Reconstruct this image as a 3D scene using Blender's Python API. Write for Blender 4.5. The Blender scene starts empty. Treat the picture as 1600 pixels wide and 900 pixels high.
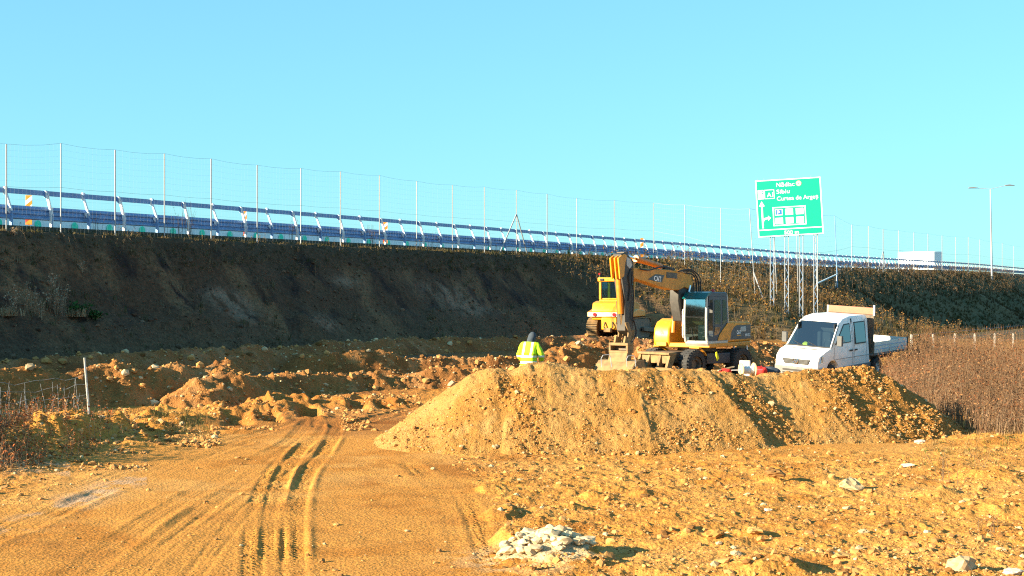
import bpy, bmesh, math, random
import numpy as np
from mathutils import Vector, Matrix
random.seed(7); rng = np.random.default_rng(11)
scene = bpy.context.scene
COL = scene.collection
R = math.radians
F = 2200.0; CX, CY, HC = 800.0, 450.0, 3.5      # design-time camera numbers used to lay the place out

def P(x, y, D):
    return Vector(((x-CX)/F*D, D, HC-(y-CY)/F*D))
def lin(c):
    return tuple((v/255/12.92 if v/255 <= .04045 else ((v/255+.055)/1.055)**2.4) for v in c)
def sstep(a, b, x):
    t = np.clip((x-a)/(b-a), 0, 1); return t*t*(3-2*t)

# ------------------------------------------------------------------ noise
_T = rng.random((256, 256))
def vnoise(x, y):
    xi = np.floor(x).astype(np.int64); yi = np.floor(y).astype(np.int64)
    fx = x-xi; fy = y-yi
    fx = fx*fx*fx*(fx*(fx*6-15)+10); fy = fy*fy*fy*(fy*(fy*6-15)+10)
    a = _T[xi & 255, yi & 255]; b = _T[(xi+1) & 255, yi & 255]
    c = _T[xi & 255, (yi+1) & 255]; d = _T[(xi+1) & 255, (yi+1) & 255]
    return (a*(1-fx)+b*fx)*(1-fy)+(c*(1-fx)+d*fx)*fy
def fbm(x, y, freq, octv=4, gain=.5, seed=0):
    s = 0; a = 1; t = 0; f = freq
    ca, sa = math.cos(.6), math.sin(.6)
    for k in range(octv):
        ang = .6*k+seed
        c, q = math.cos(ang), math.sin(ang)
        s = s+a*(vnoise((x*c-y*q)*f+seed*17.3+k*5.1, (x*q+y*c)*f+seed*9.7+k*3.3)*2-1); t += a
        a *= gain; f *= 2.03
    return s/t
def billow(x, y, freq, octv=4, gain=.5, seed=0):
    s = 0; a = 1; t = 0; f = freq
    for k in range(octv):
        ang = .7*k+seed
        c, q = math.cos(ang), math.sin(ang)
        s = s+a*np.abs(vnoise((x*c-y*q)*f+seed*13.3+k*5.1, (x*q+y*c)*f+seed*7.7+k*3.3)*2-1); t += a
        a *= gain; f *= 2.03
    return s/t

# ------------------------------------------------------------------ materials
MATS = {}
def new_mat(name):
    m = bpy.data.materials.new(name); m.use_nodes = True
    nt = m.node_tree; b = nt.nodes['Principled BSDF']
    MATS[name] = m
    return m, nt, b
def mat(name, col, rough=.6, metal=0., var=.15, scale=6., dirt=0., dirt_col=(.30, .17, .06), dscale=2.5, bump=0., spec=.5, coat=0.):
    m, nt, b = new_mat(name)
    L = nt.links; N = nt.nodes
    tc = N.new('ShaderNodeTexCoord')
    n = N.new('ShaderNodeTexNoise'); n.inputs['Scale'].default_value = scale; n.inputs['Detail'].default_value = 6
    L.new(tc.outputs['Object'], n.inputs['Vector'])
    mr = N.new('ShaderNodeMapRange'); mr.inputs[1].default_value = .3; mr.inputs[2].default_value = .7
    mr.inputs[3].default_value = 1-var; mr.inputs[4].default_value = 1+var
    L.new(n.outputs['Fac'], mr.inputs[0])
    mx = N.new('ShaderNodeMix'); mx.data_type = 'RGBA'; mx.blend_type = 'MULTIPLY'; mx.inputs[0].default_value = 1
    mx.inputs[6].default_value = (*col, 1)
    cb = N.new('ShaderNodeCombineColor')
    for k in range(3): L.new(mr.outputs[0], cb.inputs[k])
    L.new(cb.outputs[0], mx.inputs[7])
    out = mx.outputs[2]
    if dirt > 0:
        n2 = N.new('ShaderNodeTexNoise'); n2.inputs['Scale'].default_value = dscale; n2.inputs['Detail'].default_value = 8; n2.inputs['Roughness'].default_value = .7
        L.new(tc.outputs['Object'], n2.inputs['Vector'])
        m2 = N.new('ShaderNodeMapRange'); m2.inputs[1].default_value = .62-.3*dirt; m2.inputs[2].default_value = .8-.2*dirt
        m2.inputs[3].default_value = 0; m2.inputs[4].default_value = min(1, .4+dirt*.6)
        L.new(n2.outputs['Fac'], m2.inputs[0])
        md = N.new('ShaderNodeMix'); md.data_type = 'RGBA'
        L.new(m2.outputs[0], md.inputs[0]); L.new(out, md.inputs[6]); md.inputs[7].default_value = (*dirt_col, 1)
        out = md.outputs[2]
        mrr = N.new('ShaderNodeMapRange'); mrr.inputs[3].default_value = rough; mrr.inputs[4].default_value = .9
        L.new(m2.outputs[0], mrr.inputs[0]); L.new(mrr.outputs[0], b.inputs['Roughness'])
    else:
        b.inputs['Roughness'].default_value = rough
    L.new(out, b.inputs['Base Color'])
    b.inputs['Metallic'].default_value = metal
    b.inputs['Specular IOR Level'].default_value = spec
    b.inputs['Coat Weight'].default_value = coat
    if bump > 0:
        bp = N.new('ShaderNodeBump'); bp.inputs['Strength'].default_value = bump; bp.inputs['Distance'].default_value = .02
        L.new(n.outputs['Fac'], bp.inputs['Height']); L.new(bp.outputs[0], b.inputs['Normal'])
    return m
def soil_mat(name, bump=.6, fscale=18., dist=.03, rough=.95, cvar=.35):
    """colour from the 'Col' attribute (soil colour, with some shade painted in), broken up by fine grain"""
    m, nt, b = new_mat(name)
    L = nt.links; N = nt.nodes
    at = N.new('ShaderNodeAttribute'); at.attribute_name = 'Col'
    tc = N.new('ShaderNodeTexCoord')
    n = N.new('ShaderNodeTexNoise'); n.inputs['Scale'].default_value = fscale; n.inputs['Detail'].default_value = 8; n.inputs['Roughness'].default_value = .65
    L.new(tc.outputs['Object'], n.inputs['Vector'])
    v = N.new('ShaderNodeTexVoronoi'); v.inputs['Scale'].default_value = fscale*1.3
    L.new(tc.outputs['Object'], v.inputs['Vector'])
    mr = N.new('ShaderNodeMapRange'); mr.inputs[1].default_value = .3; mr.inputs[2].default_value = .7
    mr.inputs[3].default_value = 1-cvar; mr.inputs[4].default_value = 1+cvar*.8
    L.new(n.outputs['Fac'], mr.inputs[0])
    cb = N.new('ShaderNodeCombineColor')
    for k in range(3): L.new(mr.outputs[0], cb.inputs[k])
    mx = N.new('ShaderNodeMix'); mx.data_type = 'RGBA'; mx.blend_type = 'MULTIPLY'; mx.inputs[0].default_value = 1
    L.new(at.outputs['Color'], mx.inputs[6]); L.new(cb.outputs[0], mx.inputs[7])
    L.new(mx.outputs[2], b.inputs['Base Color'])
    b.inputs['Roughness'].default_value = rough; b.inputs['Specular IOR Level'].default_value = .15
    add = N.new('ShaderNodeMath'); add.operation = 'SUBTRACT'
    L.new(n.outputs['Fac'], add.inputs[0])
    mv = N.new('ShaderNodeMath'); mv.operation = 'MULTIPLY'; mv.inputs[1].default_value = .35
    L.new(v.outputs['Distance'], mv.inputs[0]); L.new(mv.outputs[0], add.inputs[1])
    bp = N.new('ShaderNodeBump'); bp.inputs['Strength'].default_value = bump; bp.inputs['Distance'].default_value = dist
    L.new(add.outputs[0], bp.inputs['Height']); L.new(bp.outputs[0], b.inputs['Normal'])
    return m
def attr_mat(name, rough=.85, spec=.2, trans=0.):
    m, nt, b = new_mat(name)
    at = nt.nodes.new('ShaderNodeAttribute'); at.attribute_name = 'Col'
    nt.links.new(at.outputs['Color'], b.inputs['Base Color'])
    b.inputs['Roughness'].default_value = rough; b.inputs['Specular IOR Level'].default_value = spec
    if trans > 0:
        tr = nt.nodes.new('ShaderNodeBsdfTranslucent'); ms = nt.nodes.new('ShaderNodeMixShader')
        nt.links.new(at.outputs['Color'], tr.inputs['Color'])
        ms.inputs[0].default_value = trans
        nt.links.new(b.outputs[0], ms.inputs[1]); nt.links.new(tr.outputs[0], ms.inputs[2])
        nt.links.new(ms.outputs[0], nt.nodes['Material Output'].inputs[0])
    return m
def glass_mat(name, tint, gloss=.35, gcol=(1, 1, 1), wav=0.):
    m, nt, b = new_mat(name)
    N = nt.nodes; L = nt.links
    tr = N.new('ShaderNodeBsdfTransparent'); tr.inputs[0].default_value = (*tint, 1)
    gl = N.new('ShaderNodeBsdfGlossy'); gl.inputs['Roughness'].default_value = .03; gl.inputs[0].default_value = (*gcol, 1)
    df = N.new('ShaderNodeBsdfDiffuse'); df.inputs[0].default_value = (.25, .22, .16, 1)
    if wav > 0:
        tc = N.new('ShaderNodeTexCoord'); n = N.new('ShaderNodeTexNoise'); n.inputs['Scale'].default_value = 2.2
        L.new(tc.outputs['Object'], n.inputs['Vector'])
        bp = N.new('ShaderNodeBump'); bp.inputs['Strength'].default_value = wav; bp.inputs['Distance'].default_value = .1
        L.new(n.outputs['Fac'], bp.inputs['Height']); L.new(bp.outputs[0], gl.inputs['Normal'])
    m0 = N.new('ShaderNodeMixShader'); m0.inputs[0].default_value = .02
    L.new(tr.outputs[0], m0.inputs[1]); L.new(df.outputs[0], m0.inputs[2])
    ms = N.new('ShaderNodeMixShader')
    lw = N.new('ShaderNodeLayerWeight'); lw.inputs['Blend'].default_value = .5
    fp = N.new('ShaderNodeMath'); fp.operation = 'POWER'; fp.inputs[1].default_value = 3.; L.new(lw.outputs['Facing'], fp.inputs[0])
    fr = N.new('ShaderNodeMath'); fr.operation = 'MULTIPLY'; fr.inputs[1].default_value = .45; L.new(fp.outputs[0], fr.inputs[0])
    ad = N.new('ShaderNodeMath'); ad.operation = 'ADD'; ad.inputs[1].default_value = gloss; ad.use_clamp = True
    L.new(fr.outputs[0], ad.inputs[0]); L.new(ad.outputs[0], ms.inputs[0])
    L.new(m0.outputs[0], ms.inputs[1]); L.new(gl.outputs[0], ms.inputs[2])
    L.new(ms.outputs[0], N['Material Output'].inputs[0])
    return m

soil_mat('earth', .9, 19., .035, cvar=.45)
soil_mat('bank_earth', .9, 7., .10, cvar=.5)
soil_mat('gravel_earth', .95, 26., .03, cvar=.4)
attr_mat('stone'); attr_mat('dry_stalks', .9, .1, .2); attr_mat('grass_blades', .9, .1, .25)
mat('yellow_paint', (.58, .24, .010), .5, dirt=.5, dirt_col=(.30, .17, .06), dscale=3.5)
mat('yellow_paint_clean', (.62, .26, .008), .42, dirt=.32, dirt_col=(.36, .21, .07), dscale=4.)
mat('orange_paint', (.58, .17, .008), .45, dirt=.25, dirt_col=(.3, .15, .05))
mat('grimy_steel', (.10, .085, .07), .6, .3, .4, 5, dirt=.5, dirt_col=(.28, .18, .09))
mat('muddy_steel', (.22, .14, .065), .8, 0, .3, 5, dirt=.6, dirt_col=(.30, .18, .065))
mat('black_rubber', (.03, .03, .032), .85, 0, .3, 9, dirt=.3, dirt_col=(.16, .11, .06))
mat('dark_panel', (.035, .042, .06), .4, 0, .15, dirt=.1)
mat('blue_black_paint', (.02, .025, .05), .35)
mat('cab_grey', (.42, .42, .40), .5, dirt=.25)
mat('teal_plastic', (.005, .11, .115), .3)
mat('chrome', (.8, .82, .85), .15, 1., .05)
mat('white_paint', (.80, .81, .82), .38, 0, .05, dirt=.26, dirt_col=(.42, .31, .2), dscale=2.2, coat=.2)
mat('white_plain', (.8, .8, .8), .5, 0, .06)
mat('sticker_white', (.85, .85, .85), .5, 0, .02)
mat('mirror_grey', (.07, .075, .08), .6, 0, .15)
mat('dark_steel', (.04, .036, .032), .6, 0, .3, 5, dirt=.25, dirt_col=(.14, .09, .05))
mat('grey_plastic', (.16, .16, .165), .7, 0, .15, dirt=.3, dirt_col=(.4, .28, .14))
mat('black_plastic', (.015, .015, .017), .5, 0, .2)
mat('lamp_glass', (.55, .58, .6), .12, .3, .1)
mat('aluminium', (.62, .63, .62), .45, .25, .12, dirt=.15)
mat('galvanised_sunlit', (.80, .80, .80), .5, 0, .06)  # pale copy of the steel: sunlight painted onto the rail posts
mat('galvanised', (.15, .30, .56), .55, 0, .15, 3)  # steel coloured blue to stand for sky-lit shade
mat('wire', (.16, .20, .24), .6, 0, .1)
mat('galvanised_pale', (.30, .32, .35), .5, 0, .08, 3)
mat('salmon_board', (.34, .14, .085), .7, 0, .1, 4)
mat('concrete', (.40, .39, .36), .9, 0, .15, 5)
mat('screen_green', (.03, .72, .45), .5, 0, .05)
mat('sign_green', (.0, .37, .255), .5, 0, .03)
mat('sign_white', (.82, .84, .84), .5, 0, .02)
mat('sign_blue', (.03, .16, .55), .5, 0, .02)
mat('sign_grey', (.16, .16, .17), .6, 0, .02)
mat('sign_red', (.65, .06, .03), .5, 0, .05)
mat('sign_orange', (.85, .28, .02), .5, 0, .05)
mat('hiviz', (.42, .66, .010), .75, 0, .12, 9, bump=.5)
mat('reflective', (.72, .76, .74), .4, 0, .06)
mat('navy_cloth', (.035, .05, .07), .9, 0, .2, 12)
mat('grey_cloth', (.18, .17, .19), .9, 0, .2, 12)
mat('skin', (.50, .28, .19), .6, 0, .08)
mat('hiviz_yellow', (.75, .70, .01), .7, 0, .1)
mat('red_cloth', (.55, .02, .015), .8, 0, .2)
mat('orange_dirt', (.40, .16, .025), .95, 0, .3, 8, bump=.8)
mat('timber', (.60, .42, .22), .8, 0, .2, 9)
mat('asphalt', (.05, .05, .052), .9, 0, .2, 4)
mat('dark_interior', (.02, .022, .025), .7, 0, .2)
glass_mat('cab_glass', (.25, .55, .6), .34, (.50, .82, 1.0), .0)
glass_mat('window_glass', (.5, .66, .72), .20, (.85, .93, 1.0))
glass_mat('dark_glass', (.10, .14, .2), .15, (.8, .9, 1.0))
def lamp_emit(name, col):
    return mat(name, col, .25, 0, .05)
lamp_emit('red_lens', (.6, .015, .02)); lamp_emit('amber_lens', (.9, .3, .02))

# ------------------------------------------------------------------ mesh helpers
class MB:
    def __init__(s): s.v = []; s.f = []; s.m = []; s.mats = []
    def mi(s, name):
        if name not in s.mats: s.mats.append(name)
        return s.mats.index(name)
    def add(s, vs, fs, m):
        o = len(s.v); k = s.mi(m)
        s.v.extend([tuple(q) for q in vs])
        for f in fs: s.f.append([o+i for i in f]); s.m.append(k)
        return s
    def box(s, lo, hi, m, M=None):
        x0, y0, z0 = lo; x1, y1, z1 = hi
        vs = [Vector(q) for q in ((x0,y0,z0),(x1,y0,z0),(x1,y1,z0),(x0,y1,z0),(x0,y0,z1),(x1,y0,z1),(x1,y1,z1),(x0,y1,z1))]
        if M is not None: vs = [M @ q for q in vs]
        return s.add(vs, [(0,3,2,1),(4,5,6,7),(0,1,5,4),(1,2,6,5),(2,3,7,6),(3,0,4,7)], m)
    def tube(s, p0, p1, r0, m, r1=None, n=10, cap=True):
        r1 = r0 if r1 is None else r1
        p0 = Vector(p0); p1 = Vector(p1); d = (p1-p0)
        if d.length < 1e-6: return s
        q = d.to_track_quat('Z', 'Y'); vs = []
        for (p, r) in ((p0, r0), (p1, r1)):
            for k in range(n):
                a = 2*math.pi*k/n
                vs.append(p+q @ Vector((math.cos(a)*r, math.sin(a)*r, 0)))
        fs = [(k, (k+1) % n, n+(k+1) % n, n+k) for k in range(n)]
        if cap: fs += [tuple(range(n-1, -1, -1)), tuple(range(n, 2*n))]
        return s.add(vs, fs, m)
    def path(s, pts, r, m, n=8):
        for a, b in zip(pts[:-1], pts[1:]): s.tube(a, b, r, m, n=n)
        return s
    def prism(s, poly, y0, y1, m, axis='y'):
        """poly of (x,z) extruded along y (or (x,y) along z, (y,z) along x)"""
        n = len(poly)
        def mk(a, b, t):
            return {'y': (a, t, b), 'z': (a, b, t), 'x': (t, a, b)}[axis]
        vs = [mk(a, b, y0) for a, b in poly]+[mk(a, b, y1) for a, b in poly]
        fs = [(k, (k+1) % n, n+(k+1) % n, n+k) for k in range(n)]+[tuple(range(n-1, -1, -1)), tuple(range(n, 2*n))]
        return s.add(vs, fs, m)
    def lathe(s, prof, m, c=(0,0,0), axis='y', n=28):
        """prof of (radius, along)"""
        vs = []; k0 = len(prof)
        for i in range(n):
            a = 2*math.pi*i/n
            for r, t in prof:
                if axis == 'y': q = (c[0]+r*math.cos(a), c[1]+t, c[2]+r*math.sin(a))
                elif axis == 'z': q = (c[0]+r*math.cos(a), c[1]+r*math.sin(a), c[2]+t)
                else: q = (c[0]+t, c[1]+r*math.cos(a), c[2]+r*math.sin(a))
                vs.append(q)
        fs = [(i*k0+j, i*k0+j+1, ((i+1) % n)*k0+j+1, ((i+1) % n)*k0+j) for i in range(n) for j in range(k0-1)]
        return s.add(vs, fs, m)
    def build(s, name, parent=None, smooth=False, bevel=0., seg=2, recalc=True):
        me = bpy.data.meshes.new(name)
        me.from_pydata(s.v, [], s.f); 
        for m in s.mats: me.materials.append(MATS[m])
        me.polygons.foreach_set('material_index', s.m)
        if recalc:
            bm = bmesh.new(); bm.from_mesh(me); bmesh.ops.recalc_face_normals(bm, faces=bm.faces); bm.to_mesh(me); bm.free()
        o = bpy.data.objects.new(name, me); COL.objects.link(o)
        if parent: o.parent = parent
        if smooth:
            me.polygons.foreach_set('use_smooth', [True]*len(me.polygons))
            try: me.set_sharp_from_angle(angle=R(38))
            except Exception: pass
        if bevel > 0:
            b = o.modifiers.new('bevel', 'BEVEL'); b.width = bevel; b.segments = seg; b.limit_method = 'ANGLE'; b.angle_limit = R(35)
            me.polygons.foreach_set('use_smooth', [True]*len(me.polygons))
            try: me.set_sharp_from_angle(angle=R(50))
            except Exception: pass
            b.harden_normals = False
        me.update()
        return o
def tag(o, label=None, cat=None, group=None, kind=None):
    if label: o['label'] = label
    if cat: o['category'] = cat
    if group: o['group'] = group
    if kind: o['kind'] = kind
    return o
def thing(name, label, cat, loc=(0,0,0), rz=0., group=None, rot=None):
    o = bpy.data.objects.new(name, None); COL.objects.link(o)
    o.location = loc; o.rotation_euler = rot if rot else (0, 0, rz); o.empty_display_size = .3
    tag(o, label, cat, group)
    bpy.context.view_layer.update()
    return o
def copy_tree(o, parent=None):
    c = o.copy(); COL.objects.link(c); c.parent = parent
    for ch in [q for q in KIDS.get(o, o.children)]: copy_tree(ch, c)
    return c
KIDS = {}
def np_mesh(name, V, Fq, colors=None, mats=('earth',), mat_idx=None, smooth=True, parent=None):
    """V (n,3), Fq (m,3|4) arrays"""
    me = bpy.data.meshes.new(name)
    V = np.ascontiguousarray(V, dtype=np.float32); Fq = np.ascontiguousarray(Fq, dtype=np.int32)
    m, k = Fq.shape
    me.vertices.add(len(V)); me.vertices.foreach_set('co', V.ravel())
    me.loops.add(m*k); me.loops.foreach_set('vertex_index', Fq.ravel())
    me.polygons.add(m); me.polygons.foreach_set('loop_start', np.arange(0, m*k, k, dtype=np.int32))
    me.polygons.foreach_set('loop_total', np.full(m, k, dtype=np.int32))
    for q in mats: me.materials.append(MATS[q])
    if mat_idx is not None: me.polygons.foreach_set('material_index', mat_idx.astype(np.int32))
    me.polygons.foreach_set('use_smooth', np.full(m, smooth, dtype=bool))
    me.update(calc_edges=True)
    if colors is not None:
        ca = me.color_attributes.new('Col', 'FLOAT_COLOR', 'POINT')
        c4 = np.ones((len(V), 4), dtype=np.float32); c4[:, :3] = np.clip(colors, 0, 1)
        ca.data.foreach_set('color', c4.ravel())
    o = bpy.data.objects.new(name, me); COL.objects.link(o)
    if parent: o.parent = parent
    return o
def text_geo(s, size, bold=0.):
    cu = bpy.data.curves.new('lettering', 'FONT'); cu.body = s; cu.size = size; cu.align_x = 'LEFT'; cu.offset = bold; cu.resolution_u = 3
    o = bpy.data.objects.new('lettering', cu); COL.objects.link(o)
    dg = bpy.context.evaluated_depsgraph_get(); dg.update()
    me = bpy.data.meshes.new_from_object(o.evaluated_get(dg))
    V = [tuple(v.co) for v in me.vertices]; Fc = [tuple(p.vertices) for p in me.polygons]
    bpy.data.objects.remove(o); bpy.data.curves.remove(cu); bpy.data.meshes.remove(me)
    return V, Fc
def text_on(mb, s, size, o, u, v, m, width=None, bold=0.):
    """lettering laid on a plane: origin o, right u, up v"""
    V, Fc = text_geo(s, size, bold)
    o = Vector(o); u = Vector(u); v = Vector(v)
    if width:
        w = max(q[0] for q in V)-min(q[0] for q in V); k = width/w
    else: k = 1
    mb.add([o+u*(q[0]*k)+v*q[1] for q in V], Fc, m)

# ------------------------------------------------------------------ the lie of the land
DIRX, DIRY = .457, .889
RX0, RY0 = -18.9, 52.0
def ns(X, Y):
    return (X-RX0)*DIRY-(Y-RY0)*DIRX, (X-RX0)*DIRX+(Y-RY0)*DIRY
def road_pt(s, n, z=0.):
    return Vector((RX0+DIRX*s+DIRY*n, RY0+DIRY*s-DIRX*n, z))
def crest_z(s):
    return 5.83+.60*sstep(95, 240, s)
def img_D(x, n):
    """depth at which the sight line of column x meets the line n beside the road"""
    u = (CX-x)/F
    return (40.6-n)/(DIRX+DIRY*u)
def poly_dist(X, Y, pts):
    """distance, arc length and side to a polyline"""
    best = np.full(X.shape, 1e9); arc = np.zeros(X.shape); sd = np.zeros(X.shape); acc = 0.
    for (ax, ay), (bx, by) in zip(pts[:-1], pts[1:]):
        dx, dy = bx-ax, by-ay; L = math.hypot(dx, dy)
        t = np.clip(((X-ax)*dx+(Y-ay)*dy)/(L*L), 0, 1)
        d = np.hypot(X-ax-t*dx, Y-ay-t*dy)
        cr = (X-ax)*dy-(Y-ay)*dx
        k = d < best
        best = np.where(k, d, best); arc = np.where(k, acc+t*L, arc); sd = np.where(k, np.sign(cr), sd)
        acc += L
    return best, arc, sd
def gpt(x, y, z=0.):
    D = (HC-z)*F/(y-CY); return ((x-CX)/F*D, D)
def smooth_poly(pts, k=6):
    out = []
    n = len(pts)
    for i in range(n-1):
        p0 = pts[max(i-1, 0)]; p1 = pts[i]; p2 = pts[i+1]; p3 = pts[min(i+2, n-1)]
        for j in range(k):
            t = j/k
            out.append(tuple(.5*((2*p1[a])+(-p0[a]+p2[a])*t+(2*p0[a]-5*p1[a]+4*p2[a]-p3[a])*t*t+(-p0[a]+3*p1[a]-3*p2[a]+p3[a])*t**3) for a in range(2)))
    out.append(pts[-1])
    return out
TRACKS = [  # (points in plan, width, depth, tread)
    ([(425,905),(428,800),(442,740),(470,700),(498,668),(490,640)], .32, .045, 1),
    ([(458,905),(462,800),(478,742),(508,703),(524,668),(508,640)], .32, .045, 1),
    ([(395,905),(398,810),(418,745),(452,703)], .26, .014, 1),
    ([(110,905),(250,805),(370,735),(455,688),(486,655)], .42, .022, 0),
    ([(190,905),(310,800),(405,735),(470,690)], .40, .02, 0),
    ([(20,835),(150,772),(300,706),(420,672),(470,650)], .42, .022, 0),
    ([(-60,800),(120,740),(280,690),(380,665)], .42, .018, 0),
    ([(-80,880),(90,800),(250,735),(380,690)], .42, .02, 0),
    ([(740,905),(716,820),(690,765),(640,725)], .40, .016, 1),
    ([(775,905),(748,820),(722,770)], .34, .014, 1),
    ([(800,716),(1000,712),(1300,700),(1560,694)], .5, .018, 0),
    ([(860,735),(1100,728),(1400,716),(1640,708)], .5, .035, 0),
    ([(900,760),(1150,752),(1400,742),(1650,735)], .5, .035, 0),
    ([(850,842),(1000,838),(1300,820),(1650,800)], .6, .022, 0),
    ([(560,660),(640,640),(720,628)], .5, .06, 0),
    ([(330,640),(480,622),(640,612)], .5, .022, 0),
]
TRACKS = [(smooth_poly([gpt(*p) for p in t[0]]), *t[1:]) for t in TRACKS]
_r = random.Random(5)
for t in list(TRACKS[3:7]):
    for k in range(1):
        ox = _r.choice((-1, 1))*_r.uniform(.3, .9); sk = _r.uniform(-.03, .03)
        TRACKS.append(([(x+ox+sk*(y-20), y) for x, y in t[0]], t[1]*.7, .008, _r.choice((0, 1))))
RUTS = [(smooth_poly([gpt(372,672),gpt(370,648),gpt(384,630),gpt(412,612)]), .46, .40),
        (smooth_poly([gpt(425,660),gpt(412,640),gpt(416,622),gpt(436,612)]), .38, .34),
        (smooth_poly([gpt(486,652),gpt(478,634),gpt(486,618)]), .40, .34),
        (smooth_poly([gpt(560,642),gpt(556,630),gpt(566,620)]), .36, .14),
        (smooth_poly([gpt(604,640),gpt(598,630),gpt(606,622)]), .36, .14)]
LUMPS = [  # image x, y, size across (m), depth ratio, height
    (350,646,1.1,1.6,.17),(398,640,1.2,1.7,.22),(445,637,1.2,1.6,.20),(505,634,1.2,1.2,.17),(575,634,1.1,1.,.12),(625,633,.9,1.,.11),
    (250,662,1.3,1.0,.28),(285,655,.8,.8,.22),(130,690,1.6,1.3,.34),(60,690,1.6,1.2,.28),(190,676,1.5,.9,.22),(20,705,1.3,1.,.3),
    (220,700,1.,.6,.12),(1110,845,.55,.8,.10),(1085,838,.4,.8,.07),(880,795,.45,.5,.10),(935,780,.35,.5,.10),(780,805,.3,1.8,.13),(800,845,.35,1.4,.14),(770,765,.3,1.6,.10),
    (1225,752,.6,.5,.13),(1290,765,.7,.6,.10),(1000,775,.4,.5,.10),(1180,835,.5,.6,.10),(1460,770,.6,.6,.12),(1540,745,.8,.6,.14),(1590,690,1.6,1.,.10),
    (845,870,.75,1.0,.16),(905,880,.6,1.,.10),(1560,800,.9,.6,.1),(1210,890,.7,.8,.16),(1370,895,.6,.8,.10)]
LUMPS = [(*gpt(x, y), w, w*dr, h) for x, y, w, dr, h in LUMPS]

def rough_mask(X, Y):
    """1 where the ground is torn up, 0 on the rolled haul road"""
    px = CX+F*X/np.maximum(Y, 1); py = CY+HC*F/np.maximum(Y, 1)
    edge = 790-np.clip((830-py), 0, 200)*.62+12*np.sin(py*.05)
    right = sstep(-25, 30, px-edge)*sstep(690, 720, py+0*px)
    right = np.maximum(right, sstep(-25, 30, px-edge)*(Y < 28))
    right = np.maximum(right, sstep(1380, 1480, px)*sstep(45, 30, Y))
    left = sstep(300, 90, px+(py-690)*1.7)*sstep(620, 650, py)*(py < 790)
    back = sstep(36.5, 38.5, Y)
    return np.clip(np.maximum(np.maximum(right, left*.9), back*.8), 0, 1)

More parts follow.
